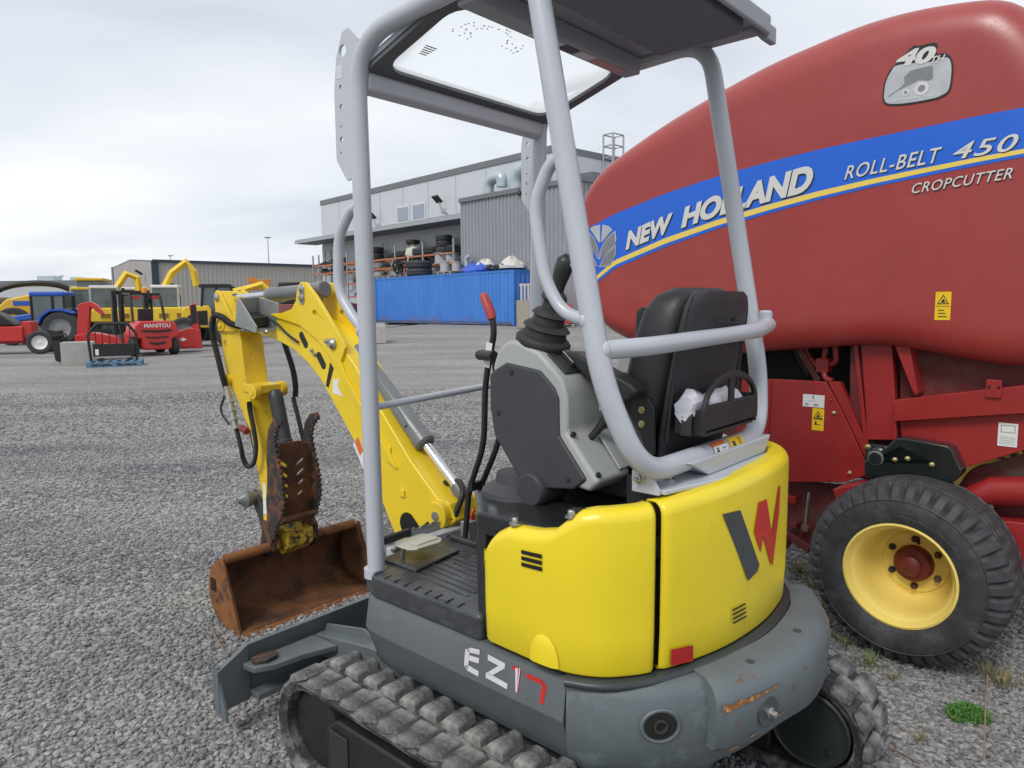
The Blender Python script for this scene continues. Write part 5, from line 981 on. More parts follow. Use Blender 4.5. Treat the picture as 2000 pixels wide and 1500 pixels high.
MB().tube(fil([(15.6, AY-.3, 2.1), (15.6, AY-.3, 4.0), (15.95, AY-.3, 4.1)], .15), .11, 8).build('vent_pipe', M_GALV, WH)
MB().lathe((19.4, AY-.05, 6.75), (0, 0, 1), [(.05,0),(.16,.05),(.05,.35)], 8).build('wall_lamp', M_INK, WH)
ld = MB().tube([(18.95, 3.6, 8.0), (18.95, 3.6, 10.6)], .05, 6).build('roof_ladder', M_UPR, WH)
for x, y in ((18.95, 4.5), (19.6, 3.6), (19.6, 4.5)): MB().tube([(x, y, 8.0), (x, y, 10.6)], .05, 6).build('ladder_rail', M_UPR, ld)
for z in (9.4, 10.0, 10.6): MB().tube([(18.95, 3.6, z), (18.95, 4.5, z), (19.6, 4.5, z), (19.6, 3.6, z), (18.95, 3.6, z)], .04, 6).build('ladder_rung', M_UPR, ld)
MB().b2(19.0, 20.0, 1.5, 5.5, 8.0, 8.3).build('side_door_canopy', M_TRIM, WH)
# ---- beige shed on the left
SH = thing('beige_shed', 'long low beige corrugated shed with gable end and dark blue corner trim', 'building', (-34.9, 70.0, 0), math.atan2(.676, .737))
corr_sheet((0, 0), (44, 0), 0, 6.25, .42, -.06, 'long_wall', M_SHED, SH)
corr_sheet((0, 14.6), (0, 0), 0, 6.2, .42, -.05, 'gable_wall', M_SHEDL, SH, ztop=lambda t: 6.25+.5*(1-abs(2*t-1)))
MB().add([(0,0,6.25),(44,0,6.25),(44,7.3,6.75),(0,7.3,6.75),(44,14.6,6.25),(0,14.6,6.25)], [(0,1,2,3),(3,2,4,5)]).build('roof', M_TRIM, SH, thick=.1, smooth=0)
MB().b2(-.1, .55, -.13, .02, 0, 6.2).build('corner_trim', M_SHEDB, SH); MB().b2(0, 44, -.22, -.02, 6.12, 6.36).build('gutter', M_SHEDB, SH)
MB().b2(-.12, -.02, 5.0, 7.4, 0, 3.6).build('shed_door', mat('shed_door_grey', (.09,.09,.10), .5), SH)
MB().bar((-.3, 2.4, 5.0), (-.9, 2.4, 5.4), .5, .15).build('flood_light', M_INK, SH); MB().tube([(-.1, 14.4, 0), (-.1, 14.4, 6.3)], .08, 6).build('downpipe', M_UPR, SH)
# ---- far buildings at the left edge
FB = thing('distant_warehouse', 'distant low white warehouse with rooftop units at the left edge', 'building', (-120, 150, 0), 0)
MB().b2(-40, 62, 0, 30, 0, 7.6).build('wall', M_PALEW, FB); MB().b2(-40, 62, -.3, 0, 6.9, 7.75).build('roof_trim', M_TRIM, FB); MB().b2(-40, 40, -.3, -.05, 2.6, 3.4).build('window_band', M_WIN, FB)
for x0, w_, h_ in ((19.0, 3.4, 1.25), (26.0, 1.7, .95)): MB().b2(x0, x0+w_, 3, 6, 7.6, 7.6+h_).build('rooftop_unit', M_GALV, FB)
for px, Y, h_, lab in ((531, 120, 13.2, 'tall thin light pole with lamp standing beyond the beige shed'), (341, 150, 12.6, 'thin light pole rising behind the roof of the beige shed'), (128, 170, 9.6, 'thin distant pole above the far white warehouse')):
    lp_ = thing('light_pole', lab, 'pole', at(px, Y, 0), 0, 'yard light poles'); MB().tube([(0,0,0),(0,0,h_)], [.14,.07], 8).build('pole', M_UPR, lp_); MB().b2(-.5, .5, -.1, .1, h_-.1, h_+.08).build('lamp_head', M_TRIM, lp_)
# ---- blue shipping container; local x along its long side to the right
CN = thing('shipping_container', 'long blue corrugated shipping container with rusty lower edge', 'container', (-8.05, 42.2, 0.60), math.atan2(-.737, .676))
CL, CWD, CH = 12.1, 2.44, 2.59
MB().b2(.06, CL-.06, .06, CWD-.06, .16, CH-.04).build('container_core', M_CBLUE, CN)
corr_sheet((.14, .045), (CL-.14, .045), .17, CH-.10, .275, .038, 'side_panel', M_CBLUE, CN); corr_sheet((CL-.045, .14), (CL-.045, CWD-.14), .17, CH-.10, .275, .038, 'end_panel', M_CBLUE, CN)
corr_sheet((.4, .040), (6.6, .040), .175, .42, .275, .038, 'rusty_patch', M_CRUST, CN); corr_sheet((6.7, .040), (9.9, .040), .175, .36, .275, .038, 'rusty_patch', M_CRUST, CN)
for x in (0, CL-.14):
    for y in (0, CWD-.14): MB().b2(x, x+.14, y, y+.14, 0, CH).build('corner_post', M_CBLUE, CN)
MB().b2(.14, CL-.14, 0, .08, .02, .17).build('bottom_rail', M_CRAIL, CN); MB().b2(.14, CL-.14, 0, .07, CH-.10, CH).build('top_rail', M_CBLUE, CN); MB().b2(CL-.08, CL, .14, CWD-.14, .02, .17).build('bottom_rail', M_CRAIL, CN); MB().b2(CL-.08, CL, .14, CWD-.14, CH-.10, CH).build('top_rail', M_CBLUE, CN)
MB().b2(.0, CL, 0, CWD, CH-.03, CH+.005).build('container_roof', M_CBLUE, CN)
for x in (.9, 5.2, 11.2): MB().b2(x, x+.3, .1, 2.3, -.13, .02).build('support_block', M_WOOD, CN)
ct = Matrix.Translation((-8.05, 42.2, 0.60+CH+.006)) @ Matrix.Rotation(math.atan2(-.737, .676), 4, 'Z')
def onc(x, y, z=0): v = ct @ Vector((x, y, z)); return (v.x, v.y, v.z)
RZC = math.atan2(-.737, .676)
def pallet(name, label, loc, rz, m_=None, group='wooden pallets', W=1.2, Dp=1.0):
    p = thing(name, label, 'pallet', loc, rz, group); m_ = m_ or M_WOOD
    for k in range(7): MB().b2(-W/2+k*(W-.1)/6, -W/2+.1+k*(W-.1)/6, -Dp/2, Dp/2, .122, .144).build('deck_board', m_, p)
    for y in (-Dp/2, -.05, Dp/2-.1): MB().b2(-W/2, W/2, y, y+.1, .10, .122).build('stringer_board', m_, p); [MB().b2(x, x+.12, y, y+.1, .022, .10).build('block', m_, p) for x in (-W/2, -.06, W/2-.12)]; MB().b2(-W/2, W/2, y, y+.1, 0, .022).build('bottom_board', m_, p)
    return p
for i, (x, lb) in enumerate(((.75, 'grey pallet at the left end of the blue container roof'), (2.0, 'grey pallet under the hose heap on the container roof'), (6.6, 'grey pallet under the two spools on the container roof'))): pallet('pallet', lb, onc(x, .62), RZC, group='pallets on the container roof')
TYP = None
def tyre(label, loc, r_=.5, w_=.3, group='tyres stored in the yard', rot=None):
    o = MB().lathe((0,0,0), (0,0,1), [(r_*.58,.03*w_/.3),(r_*.66,0),(r_*.9,0),(r_*.97,w_*.12),(r_,w_*.2),(r_,w_*.42),(r_*.975,w_*.46),(r_*.975,w_*.54),(r_,w_*.58),(r_,w_*.8),(r_*.97,w_*.88),(r_*.9,w_),(r_*.66,w_),(r_*.58,w_-.03)], 28, False).build('tyre', M_TYRE, None, smooth=35)
    tag(o, label, 'tyre', group); o.location = loc
    if rot: o.rotation_euler = rot
    for k in range(24):
        pass
    return o
tyre('lower of two big tyres stacked on the container roof', onc(3.55, .75), .74, .42); tyre('upper of two big tyres stacked on the container roof', onc(3.55, .75, .43), .74, .42)
def spool(label, loc, r_, h_):
    s = thing('cable_spool', label, 'spool', loc, 0, 'cable spools'); MB().lathe((0,0,0), (0,0,1), [(r_,0),(r_,.03),(r_*.8,.03),(r_*.8,h_-.03),(r_,h_-.03),(r_,h_)], 20).build('spool_body', M_SACK, s, smooth=30); MB().lathe((0,0,.035), (0,0,1), [(r_*.86,0),(r_*.88,h_*.5),(r_*.86,h_-.07)], 20).build('wound_cable', mat('pale_grey_cable', (.40,.40,.41), .6), s, smooth=50)
spool('small cable spool on the pallet on the container roof', onc(6.15, .55, .145), .28, .55); spool('grey cable spool behind the small one on the container roof', onc(6.75, .85, .145), .28, .5)
def lump(name, label, cat, loc, size, m_, seed, rz=0, group=None):
    random.seed(seed); mb = MB(); rings = []; n = 18; ph = [random.uniform(0, 6) for _ in range(6)]
    for j, (f, h_) in enumerate(((1, 0), (1.02, .2), (.9, .45), (.68, .72), (.4, .92), (.1, 1.0))):
        rings.append([Vector((size[0]*f*math.cos(a)*(1+.16*math.sin(3*a+ph[0]+j)+random.uniform(-.1, .1)), size[1]*f*math.sin(a)*(1+.12*math.sin(2*a+ph[1])), size[2]*h_*(1+.25*math.sin(2*a+ph[2])+random.uniform(-.14, .14)))) for a in [2*math.pi*k/n for k in range(n)]])
    o = mb.loft(rings).build(name, m_, None, smooth=25); tag(o, label, cat, group); o.location = loc; o.rotation_euler = (0, 0, rz); return o
lump('tarp', 'folded blue tarp lying on the container roof', 'tarp', onc(8.7, .6), (1.2, .5, .42), M_TARPB, 3, RZC); lump('tarp', 'flat blue sheet behind the steel bundle on the container roof', 'tarp', onc(7.9, 1.5), (1.4, .5, .5), M_TARPB, 5, RZC)
lump('sack_heap', 'small heap of white sacking on the blue tarp', 'sacks', onc(9.15, .8, .3), (.55, .4, .30), M_SACK, 8, RZC); lump('sack_heap', 'big white sack on the right end of the container roof', 'sacks', onc(11.1, .8, .1), (.8, .6, .50), M_SACK, 12, RZC)
def tangle(name, label, cat, loc, size, m_, seed, n, r_):
    t = thing(name, label, cat, loc, RZC); random.seed(seed)
    for k in range(n):
        p = [(random.uniform(-1, 1)*size[0], random.uniform(-1, 1)*size[1], abs(random.gauss(.35, .25))*size[2]+r_) for q in range(5)]; MB().tube(crm(p, 5), r_, 6).build('strand', m_, t, smooth=50)
    return t
tangle('hose_heap', 'tangled heap of black hoses and frames on the container roof', 'hoses', onc(2.1, .7, .145), (.75, .4, .95), M_RUB, 4, 16, .045); tangle('cable_heap', 'dark tangle of cables draped over the container roof edge', 'cables', onc(10.4, .5), (.9, .4, .35), mat('dark_grey_cable', (.07,.08,.085), .5), 6, 16, .035)
sb_ = thing('steel_bundle', 'dark rusty bundle of flat steel lying on the container roof', 'steel', onc(8.1, .45), RZC)
for k in range(6): MB().bar((-1.1+.05*k, -.25+.09*k, .05+.03*(k % 3)), (1.2-.1*k, -.2+.07*k, .09+.03*(k % 2)), .14, .05).build('flat_bar', mat('rusty_flat_bar', (.07,.05,.045), .7, var=.3), sb_)
for x, lb, m_ in ((2.75, 'dull red post leaning on the container roof beside the tyres', M_DRED), (3.0, 'pinkish board leaning against the tyres on the container roof', mat('pink_board', (.5,.28,.26), .7)), (1.1, 'pale stick leaning on the hose heap on the container roof', M_WOOD)):
    o = MB().bar((x, .25, 0), (x-.15+(.5 if x < 2 else 0), .5, 1.15), .10, .05).build('leaning_board', m_, None); tag(o, lb, 'board', 'boards leaning on the container roof'); o.matrix_world = ct
# ---- pallet rack in front of the warehouse wall
RK = thing('pallet_rack', 'long outdoor pallet rack with orange beams along the warehouse wall', 'rack', (-11.43, 50.05, 0.62), RZC)
LV = (1.62, 2.52, 3.36, 3.94)
for x in (-4.9, -4.0, .1, 3.1, 6.1, 9.1, 12.1):
    for y in (0, 1.0): MB().b2(x-.05, x+.05, y-.04, y+.04, 0, 4.75 if y == 0 else 5.2).build('rack_upright', M_UPR, RK)
    for z in (.6, 1.9, 3.0): MB().bar((x, 0, z), (x, 1.0, z+.7), .04, .04).build('rack_brace', M_UPR, RK)
for z in LV:
    for y in (-.03, 1.0): MB().b2(-4.9 if z > 3 else .1, 12.1, y-.03, y+.03, z-.055, z+.055).build('rack_beam', M_OBEAM, RK)
rkM = Matrix.Translation((-11.43, 50.05, 0.62)) @ Matrix.Rotation(RZC, 4, 'Z')
def onr(x, y, z): v = rkM @ Vector((x, y, z)); return (v.x, v.y, v.z)
nth = ('first', 'second', 'third', 'fourth', 'fifth', 'sixth', 'seventh', 'eighth', 'ninth', 'tenth')
for i, (x, r_, w_, n) in enumerate(((2.9, .62, .42, 2), (5.3, .55, .35, 1), (6.4, .55, .38, 1), (8.3, .60, .42, 1), (9.4, .55, .45, 1), (10.55, .50, .35, 3), (11.6, .52, .40, 1))):
    for k in range(n): tyre(f'{nth[i]} tyre pile from the left on the top rack shelf' + (', ' + ('bottom', 'middle' if n == 3 else 'upper', 'top')[k] + ' tyre' if n > 1 else ', a single tyre'), onr(x, .5, 4.02+w_*k), r_, w_, 'tyres on the top rack shelf')
lump('wrapped_bundle', 'white plastic wrapped bundle with a tyre on top on the rack', 'bundle', onr(7.35, .5, 4.01), (.5, .4, .75), M_SACK, 21); tyre('single tyre lying on the white wrapped bundle', onr(7.35, .5, 4.78), .45, .25, 'tyres on the top rack shelf')
spool('left of two large white spools on the rack beside the annex', onr(10.55, .35, 3.40), .5, .62); spool('right of two large white spools on the rack beside the annex', onr(11.5, .35, 3.40), .42, .58)
random.seed(31); q_ = 0
shelf = {1.62: 'lowest', 2.52: 'second lowest', 3.36: 'second highest', 3.94: 'highest'}
for z in LV:
    for x in ((1.0, 2.3, 4.2, 5.6) if z < 3 else (-3.9, -2.6, -1.2, .8, 2.2, 4.3, 5.7, 7.2, 8.5)):
        if z == 3.94 and x > 0: continue
        sz = (random.uniform(.35, .6), random.uniform(.3, .4), random.uniform(.22, .5)); q_ += 1
        lump('machine_part', f'dark machine part on the {shelf[z]} rack shelf, {nth[[1.0,2.3,4.2,5.6].index(x) if z < 3 else [-3.9,-2.6,-1.2,.8,2.2,4.3,5.7,7.2,8.5].index(x)]} from the left', 'machine part', onr(x, .45, z+.075), sz, M_RUB, 40+q_, 0, 'parts stored on the rack')
for i, (x, y, lb) in enumerate(((5.2, -.6, 'worn tyre leaning at the foot of the rack beside the container'), (5.9, -.4, 'second worn tyre standing behind the leaning one at the rack foot'))):
    v = onr(x, y, 0.52); tyre(lb, v, .5, .28, 'worn tyres at the rack foot', (math.radians(76), 0, .5+i*.4))
# ---- things to the right of the container
def crate(name, label, cat, px, Y, w_, d_, h_, m_, z=None, rz=RZC): o = MB().b2(-w_/2, w_/2, -d_/2, d_/2, 0, h_).build(name, m_, None, bevel=.01); tag(o, label, cat); o.location = at(px, Y, z); o.rotation_euler = (0, 0, rz); return o
pc = thing('plywood_stack', 'upright stack of pale chipboard sheets beside the container end', 'boards', at(1022, 31.5), .1)
for k in range(4): MB().b2(-.25, .25, -.3+.14*k, -.2+.14*k, .02, 1.22-.04*(k % 2)).build('chipboard_sheet', mat('pale_chipboard', (.36,.33,.27), .8, var=.3, scale=14), pc)
fr_ = thing('white_slat_frame', 'white wooden slat frame standing behind the chipboard stack', 'frame', at(1031, 32.4), .1)
for k in range(4): MB().b2(-.30+.16*k, -.22+.16*k, -.03, .03, 0, 1.95).build('slat', M_SACK, fr_)
for z in (.3, 1.85): MB().b2(-.34, .34, .03, .06, z, z+.09).build('cross_slat', M_SACK, fr_)
rt_ = thing('red_tool_chest', 'red metal tool chest with dark handles on a pallet beyond the joystick', 'tool chest', at(1082, 32.0), .15)
MB().b2(-.75, .75, -.4, .4, .15, 1.0).build('chest_body', M_FRED, rt_, bevel=.02); MB().b2(-.75, .25, -.38, .4, 1.0, 1.72).build('upper_chest', M_FRED, rt_, bevel=.02)
for k in range(3): MB().b2(.15, .6, -.42, -.402, .35+.2*k, .40+.2*k).build('drawer_handle', M_INK, rt_)
MB().b2(-.6, .1, -.40, -.382, 1.2, 1.45).build('blue_label', M_TBLUE, rt_)
pallet('pallet', 'wooden pallet under the red tool chest', at(1082, 31.9), .15, group='pallets near the container end', W=1.7)
cg = thing('wire_cage', 'galvanised wire cage standing behind the red tool chest', 'cage', at(1103, 33.5), .1)
for x in (-.5, 0, .5):
    for y in (-.4, .4): MB().tube([(x, y, 0), (x, y, 2.05)], .03, 6).build('cage_post', M_GALV, cg)
for z in (.4, 1.2, 2.0): MB().tube([(-.5,-.4,z),(.5,-.4,z),(.5,.4,z),(-.5,.4,z),(-.5,-.4,z)], .025, 6).build('cage_rail', M_GALV, cg)
cb2 = crate('concrete_block', 'pale concrete block standing alone beside the canopy post', 'concrete block', 733, 26.0, .75, .75, .62, M_CONC, None, .2)
# ================================================================ parked machines on the left
def wheel(par, x, y, z, r_, w_, m_rim, ax=(1, 0, 0), ty=M_TYRE):
    a = Vector(ax); t = MB().lathe(Vector((x, y, z))-a*w_/2, ax, [(r_*.6,.02),(r_*.72,0),(r_*.92,.01),(r_,w_*.18),(r_,w_*.82),(r_*.92,w_-.01),(r_*.72,w_),(r_*.6,w_-.02)], 28, False).build('tyre', ty, par, smooth=35)
    MB().lathe(Vector((x, y, z))-a*w_*.42, ax, [(r_*.62,0),(r_*.55,w_*.1),(r_*.3,w_*.2),(r_*.12,w_*.12),(.0,w_*.12)], 20, False).build('wheel_rim', m_rim, t, smooth=35); MB().lathe(Vector((x, y, z))+a*w_*.42, tuple(-k for k in ax), [(r_*.62,0),(r_*.55,w_*.1),(r_*.3,w_*.2),(.0,w_*.12)], 20, False).build('wheel_rim', m_rim, t, smooth=35); return t
# forklift seen from behind
FK = thing('forklift', 'red forklift with black mast and orange beacon, seen from behind', 'forklift', at(300, 23.6), math.radians(42))
MB().prism([(-.40,.20),(.40,.20),(.46,.30),(.47,.56),(.68,.62),(.68,.88),(.60,1.06),(.45,1.14),(-.45,1.14),(-.60,1.06),(-.68,.88),(-.68,.62),(-.47,.56),(-.46,.30)], 'y', -.32, .75).build('counterweight', M_FRED, FK, bevel=.06, seg=3)
MB().prism([(.75,.30),(2.0,.30),(2.0,.55),(.75,.95)], 'x', -.58, .58).build('chassis', M_FRED, FK, bevel=.03)
for z, w_, h_ in ((.80, .46, .07), (.60, .36, .05), (.40, .26, .07)): MB().prism([(-w_, z+h_), (0, z+h_*.5), (w_, z+h_), (w_*.9, z), (0, z-h_*.6), (-w_*.9, z)], 'y', -.345, -.29).build('grille_opening', M_INK, FK)
v, f, asp = text_polys('MANITOU', 1, 0, .02); MB().add([(-.38+.80*u, -.338, .93+.13*w_) for u, w_ in v], f).build('lettering', M_WHT, FK, smooth=0)
for x in (-.62, .62): wheel(FK, x, .12, .30, .30, .24, M_UPR); wheel(FK, x*1.03, 1.75, .34, .34, .28, M_UPR)
MB().prism([(.85,1.0),(1.35,1.0),(1.30,1.12),(.98,1.14),(.90,1.55),(.78,1.55)], 'x', -.24, .24).build('seat', M_BLK, FK, bevel=.04); MB().b2(-.5, .5, .7, 1.5, .93, 1.0).build('seat_deck', M_BLK, FK)
for x in (-.50, .50): MB().tube(fil([(x, .45, 1.05), (x*.92, .75, 2.02), (x*.92, 1.75, 2.06), (x, 2.0, .9)], .12), .045, 8).build('guard_post', M_INK, FK, smooth=50)
for k in range(6): MB().bar((-.46, .75+.2*k, 2.05), (.46, .75+.2*k, 2.05), .05, .04).build('guard_bar', M_INK, FK)
MB().b2(-.42, -.2, .72, .76, 1.86, 1.98).b2(.2, .42, .72, .76, 1.86, 1.98).build('tail_lamp', mat('red_lamp', (.4,.02,.02), .3), FK)
MB().lathe((.02, .9, 2.08), (0,0,1), [(.09,0),(.09,.06),(.075,.16),(.05,.18)], 14).build('beacon', mat('amber_beacon', (.75,.24,.02), .3), FK)
for x in (-.62, -.40): MB().b2(x-.07, x+.07, 2.15, 2.35, .1, 2.18).build('mast_rail', M_INK, FK)
MB().b2(.33, .47, 2.15, 2.35, .1, 2.18).build('mast_rail', M_INK, FK); MB().b2(-.7, .5, 2.2, 2.3, 2.05, 2.18).build('mast_head', M_INK, FK)
MB().tube(crm([(.1,1.2,1.0),(.16,1.35,1.4),(.2,1.4,1.55)], 5), .025, 6).build('steering_column', M_INK, FK)
# blue pallet with black load guard
pallet('pallet', 'blue wooden pallet under the black load guard', at(221, 19.4), .42, M_BPAL, 'pallets among the parked machines', 1.3, 1.0)
LG = thing('load_guard', 'black steel load guard frame with vertical bars on the blue pallet', 'steel frame', (at(219, 19.4)[0], 19.4, .146), .42)
MB().tube(fil([(-.56,0,.0),(-.60,0,.72),(-.38,0,1.0),(.36,0,1.0),(.56,0,.72),(.54,0,0)], .05), .035, 8).build('outer_frame', M_INK, LG)
for k in range(6): MB().tube([(-.42+.165*k, 0, .36), (-.42+.165*k, 0, .98 if 0 < k < 5 else .9)], .014, 6).build('guard_bar', M_INK, LG)
MB().b2(-.50, .50, -.06, .04, .12, .46).build('lower_plate', M_INK, LG, bevel=.01); MB().b2(-.44, -.36, -.08, -.062, .16, .32).build('white_tag', M_WHT, LG)
for x in (-.36, .36): MB().b2(x-.05, x+.05, -.08, .5, 0, .06).build('foot', M_INK, LG)
crate('concrete_block', 'pale concrete block beside the blue pallet', 'concrete block', 149, 19.9, .78, .7, .64, M_CONC, None, .45)
SK = thing('hydraulic_attachment', 'black hydraulic attachment with hoses left of the concrete block', 'attachment', at(113, 20.2), .2)
MB().prism([(-.22,.9),(.02,.95),(.15,.05),(-.02,.05),(-.12,.10)], 'y', -.05, .25).build('side_plate', M_INK, SK); MB().prism([(.02,.7),(.12,.7),(.26,0),(.14,0)], 'y', -.02, .3).build('second_plate', M_INK, SK)
for k in range(4): MB().tube(crm([(-.15+.05*k,0,.62),(-.12+.08*k,-.1,.80),(.02+.06*k,-.05,.72+.04*k),(.1+.03*k,0,.5)], 5), .022, 6).build('hose', M_RUB, SK)
# snow blowers
def blower(label, px, Y, rz, flip, wsc):
    b = thing('snow_blower', label, 'snow blower', at(px, Y), rz, 'red snow blower attachments'); s = -1 if flip else 1; b.scale = (wsc, 1, 1)
    MB().prism([(-.85*s,.12),(.75*s,.12),(.85*s,.30),(.55*s,.72),(-.2*s,.85),(-.75*s,.78)], 'y', -.35, .4).build('auger_housing', M_FRED, b, bevel=.03)
    MB().prism([(-.72*s,.75),(-.38*s,.75),(-.22*s,1.62),(-.46*s,1.74),(-.60*s,1.70)], 'y', -.22, .22).build('discharge_chute', M_FRED, b, bevel=.02)
    MB().prism([(-.50*s,1.72),(-.22*s,1.62),(.16*s,1.35),(.20*s,1.42),(.02*s,1.66),(-.2*s,1.78)], 'y', -.2, .2).build('chute_hood', M_FRED, b, bevel=.02) if not flip else MB().b2(.30, .62, -.235, -.222, 1.0, 1.66).build('chute_shade_patch', M_INK, b)  # straight chute: flat black patch paints the shaded inside of its mouth
    MB().prism([(.0, .45), (.22*s, .52), (.42*s, .45), (.22*s, .38)], 'y', -.362, -.352).build('oval_badge', M_WHT, b)
    MB().b2(-.5, .5, -.365, -.355, .20, .26).build('edge_strip', M_WHT if not flip else M_FRED, b); return b
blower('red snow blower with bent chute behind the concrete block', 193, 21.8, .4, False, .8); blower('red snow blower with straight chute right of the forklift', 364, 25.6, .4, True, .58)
# blue tractor
TR_ = thing('blue_tractor', 'blue farm tractor with glazed cab behind the red spreader', 'tractor', at(110, 32.5), math.radians(14))
MB().b2(-.78, .62, -.7, .7, 2.16, 2.36).build('cab_roof', M_TBLUE, TR_, bevel=.06); cabp = MB().b2(-.70, .56, -.64, .64, .95, 2.16).build('cab_glass', M_CABG, TR_)
for x in (-.72, .12, .58):
    for y in (-.66, .66): MB().tube([(x, y, .9), (x, y, 2.18)], .05, 6).build('cab_pillar', M_INK, TR_)
MB().prism([(-2.1,.75),(-2.0,1.22),(-.75,1.42),(-.72,.75)], 'y', -.38, .38).build('hood', M_TBLUE, TR_, bevel=.06); MB().b2(-2.0, .6, -.3, .3, .5, .85).build('chassis', M_MGREY, TR_)
MB().prism([(-1.3,1.10),(-.9,1.15),(-.85,.75),(-1.25,.7)], 'y', -.40, -.385).build('hood_grille', M_INK, TR_)
for y in (-.80, .80): wheel(TR_, .45, y, .74, .74, .42, M_MGREY, (0, 1, 0)); wheel(TR_, -1.55, y*.9, .50, .50, .30, M_MGREY, (0, 1, 0))
for y in (-.80, .80): MB().prism([(-.45,.95),(-.30,1.30),(.05,1.56),(.60,1.60),(1.05,1.42),(1.0,1.36),(.55,1.52),(.1,1.48),(-.22,1.25),(-.36,.95)], 'y', y-.24, y+.24).build('fender', M_TBLUE, TR_)
# red spreader at the left edge
SP = thing('red_spreader', 'red trailed spreader with curved black cover at the left edge', 'spreader', at(22, 25.4), math.radians(22))
MB().b2(-2.6, .45, -.6, .6, .45, .98).build('bed', M_FRED, SP, bevel=.03); MB().prism([(-2.6,.98),(-2.6,1.55),(-.6,1.55),(-.2,1.42),(.12,1.15),(.22,.98)], 'y', -.58, .58).build('cover', M_INK, SP, bevel=.08)
MB().b2(.40, .70, -.5, .5, .55, 1.15).build('rear_frame', M_FRED, SP, bevel=.02); v, f, asp = text_polys('MANITOU', 1, 0, .01); MB().add([(-.72+.48*u, -.615, .72+.08*w_) for u, w_ in v], f).build('lettering', M_WHT, SP, smooth=0)
for y in (-.75, .75): wheel(SP, .98, y, .41, .41, .30, M_WHT, (0, 1, 0))
MB().b2(-.4, 1.0, -.08, .08, .36, .46).build('axle_beam', M_FRED, SP)
# yellow excavators behind
def digger(label, px, Y, rz, arm_pts, sc=1.0):
    e = thing('yellow_excavator', label, 'excavator', at(px, Y), rz, 'yellow excavators parked behind')
    MB().prism([(-1.0,.95),(-1.0,1.45),(-.85,1.62),(.9,1.62),(1.0,1.4),(1.0,.95)], 'y', -.9, .9).build('engine_cover', M_FYEL, e, bevel=.08)
    for x in (-.4, .35): MB().b2(x-.22, x+.22, -.925, -.905, 1.12, 1.36).build('grille', M_FYEL2, e); [MB().b2(x-.20, x+.20, -.935, -.926, 1.15+.05*k, 1.175+.05*k).build('grille_slot', M_INK, e) for k in range(4)]
    MB().b2(-.95, .15, -.2, 1.0, 1.62, 2.55).build('cab_glass', M_CABG, e, bevel=.04); MB().b2(-1.0, .2, -.25, 1.05, 2.52, 2.66).build('cab_roof', M_WHT if sc == 1 else M_FYEL, e, bevel=.04)
    for x in (-.97, .17): MB().b2(x-.05, x+.05, -.25, -.17, 1.6, 2.55).build('cab_pillar', M_UPR, e)
    for y in (-.75, .75): MB().prism([(-1.3,.15),(-1.1,0),(1.1,0),(1.3,.15),(1.3,.5),(1.1,.65),(-1.1,.65),(-1.3,.5)], 'y', y-.22, y+.22).build('crawler', M_INK, e, bevel=.05)
    MB().b2(-.6, .6, -.5, .5, .5, .95).build('turntable', M_MGREY, e)
    bm = MB()
    for a, b_ in zip(arm_pts, arm_pts[1:]): bm.bar((a[0], .3, a[1]), (b_[0], .3, b_[1]), .24, .30)
    MB().tube([(p[0], .3, p[1]) for p in arm_pts], [.18]*len(arm_pts), 4).build('boom', M_FYEL, e, smooth=0, bevel=.03)
    a, b_ = arm_pts[0], arm_pts[-2]; MB().cyl((a[0]-.1, .3, a[1]+.35), ((a[0]+b_[0])/2-.25, .3, (a[1]+b_[1])/2+.28), .07).build('boom_ram', M_INK, e)
    return e
digger('yellow excavator with white framed cab left of the forklift mast', 226, 34, math.radians(30), [(.3,1.5),(.1,2.5),(.6,3.25),(1.05,3.05),(1.1,2.3)]); digger('yellow excavator with yellow roofed cab beside the harvester', 187, 36, math.radians(27), [(.4,1.5),(.5,1.9),(.6,1.8),(.7,1.5)], .9)
digger('yellow excavator with tall raised boom right of the forklift', 345, 34, math.radians(18), [(-.55,1.6),(-.45,2.6),(-.1,3.25),(.55,3.78),(.85,3.3),(.95,2.6)])
digger('yellow excavator with low folded boom just behind the forklift guard', 282, 37, math.radians(24), [(.4,1.5),(.5,2.1),(.8,2.2),(1.1,1.6)]); digger('yellow excavator between the forklift and the tall raised boom', 318, 39, math.radians(30), [(.3,1.5),(.35,2.3),(.6,2.5),(.9,2.0)], .9); digger('yellow excavator right of the black cabbed wheel loader', 446, 36, math.radians(20), [(.2,1.5),(.9,2.5),(1.7,2.75),(2.1,2.3)], .9)
# forage harvester
HV = thing('forage_harvester', 'large yellow forage harvester with long arched black spout', 'harvester', at(95, 40), .35)
MB().prism([(-2.3,1.5),(-1.6,2.15),(-.4,2.42),(1.0,2.35),(1.95,2.0),(2.0,1.3),(-2.2,1.0)], 'y', -1.2, 1.2).build('body', M_FYEL2, HV, bevel=.1)
MB().tube(crm([(-3.4,0,1.3),(-3.0,0,2.0),(-2.0,-.2,2.75),(-.6,-.3,3.02),(.7,-.3,2.9),(1.6,-.2,2.45)], 6), [.16]*30+[.22], 8).build('spout', M_INK, HV, smooth=50)
v, f, asp = text_polys('NEW HOLLAND', 1, .2, .01); MB().b2(-1.3, .3, -1.225, -1.205, 1.80, 2.05).build('blue_stripe', M_TBLUE, HV)
MB().b2(-3.1, -1.9, -1.1, 1.1, .9, 2.15).build('cab_glass', M_CABG, HV, bevel=.06); MB().b2(-3.15, -1.85, -1.15, 1.15, 2.12, 2.25).build('cab_roof', M_MGREY, HV)
MB().b2(1.7, 2.9, -1, 1, 2.35, 3.15).build('rear_cab_glass', M_CABG, HV, bevel=.05); MB().b2(1.6, 3.05, -1.1, 1.1, 3.13, 3.30).build('rear_cab_roof', M_FYEL2, HV, bevel=.06)
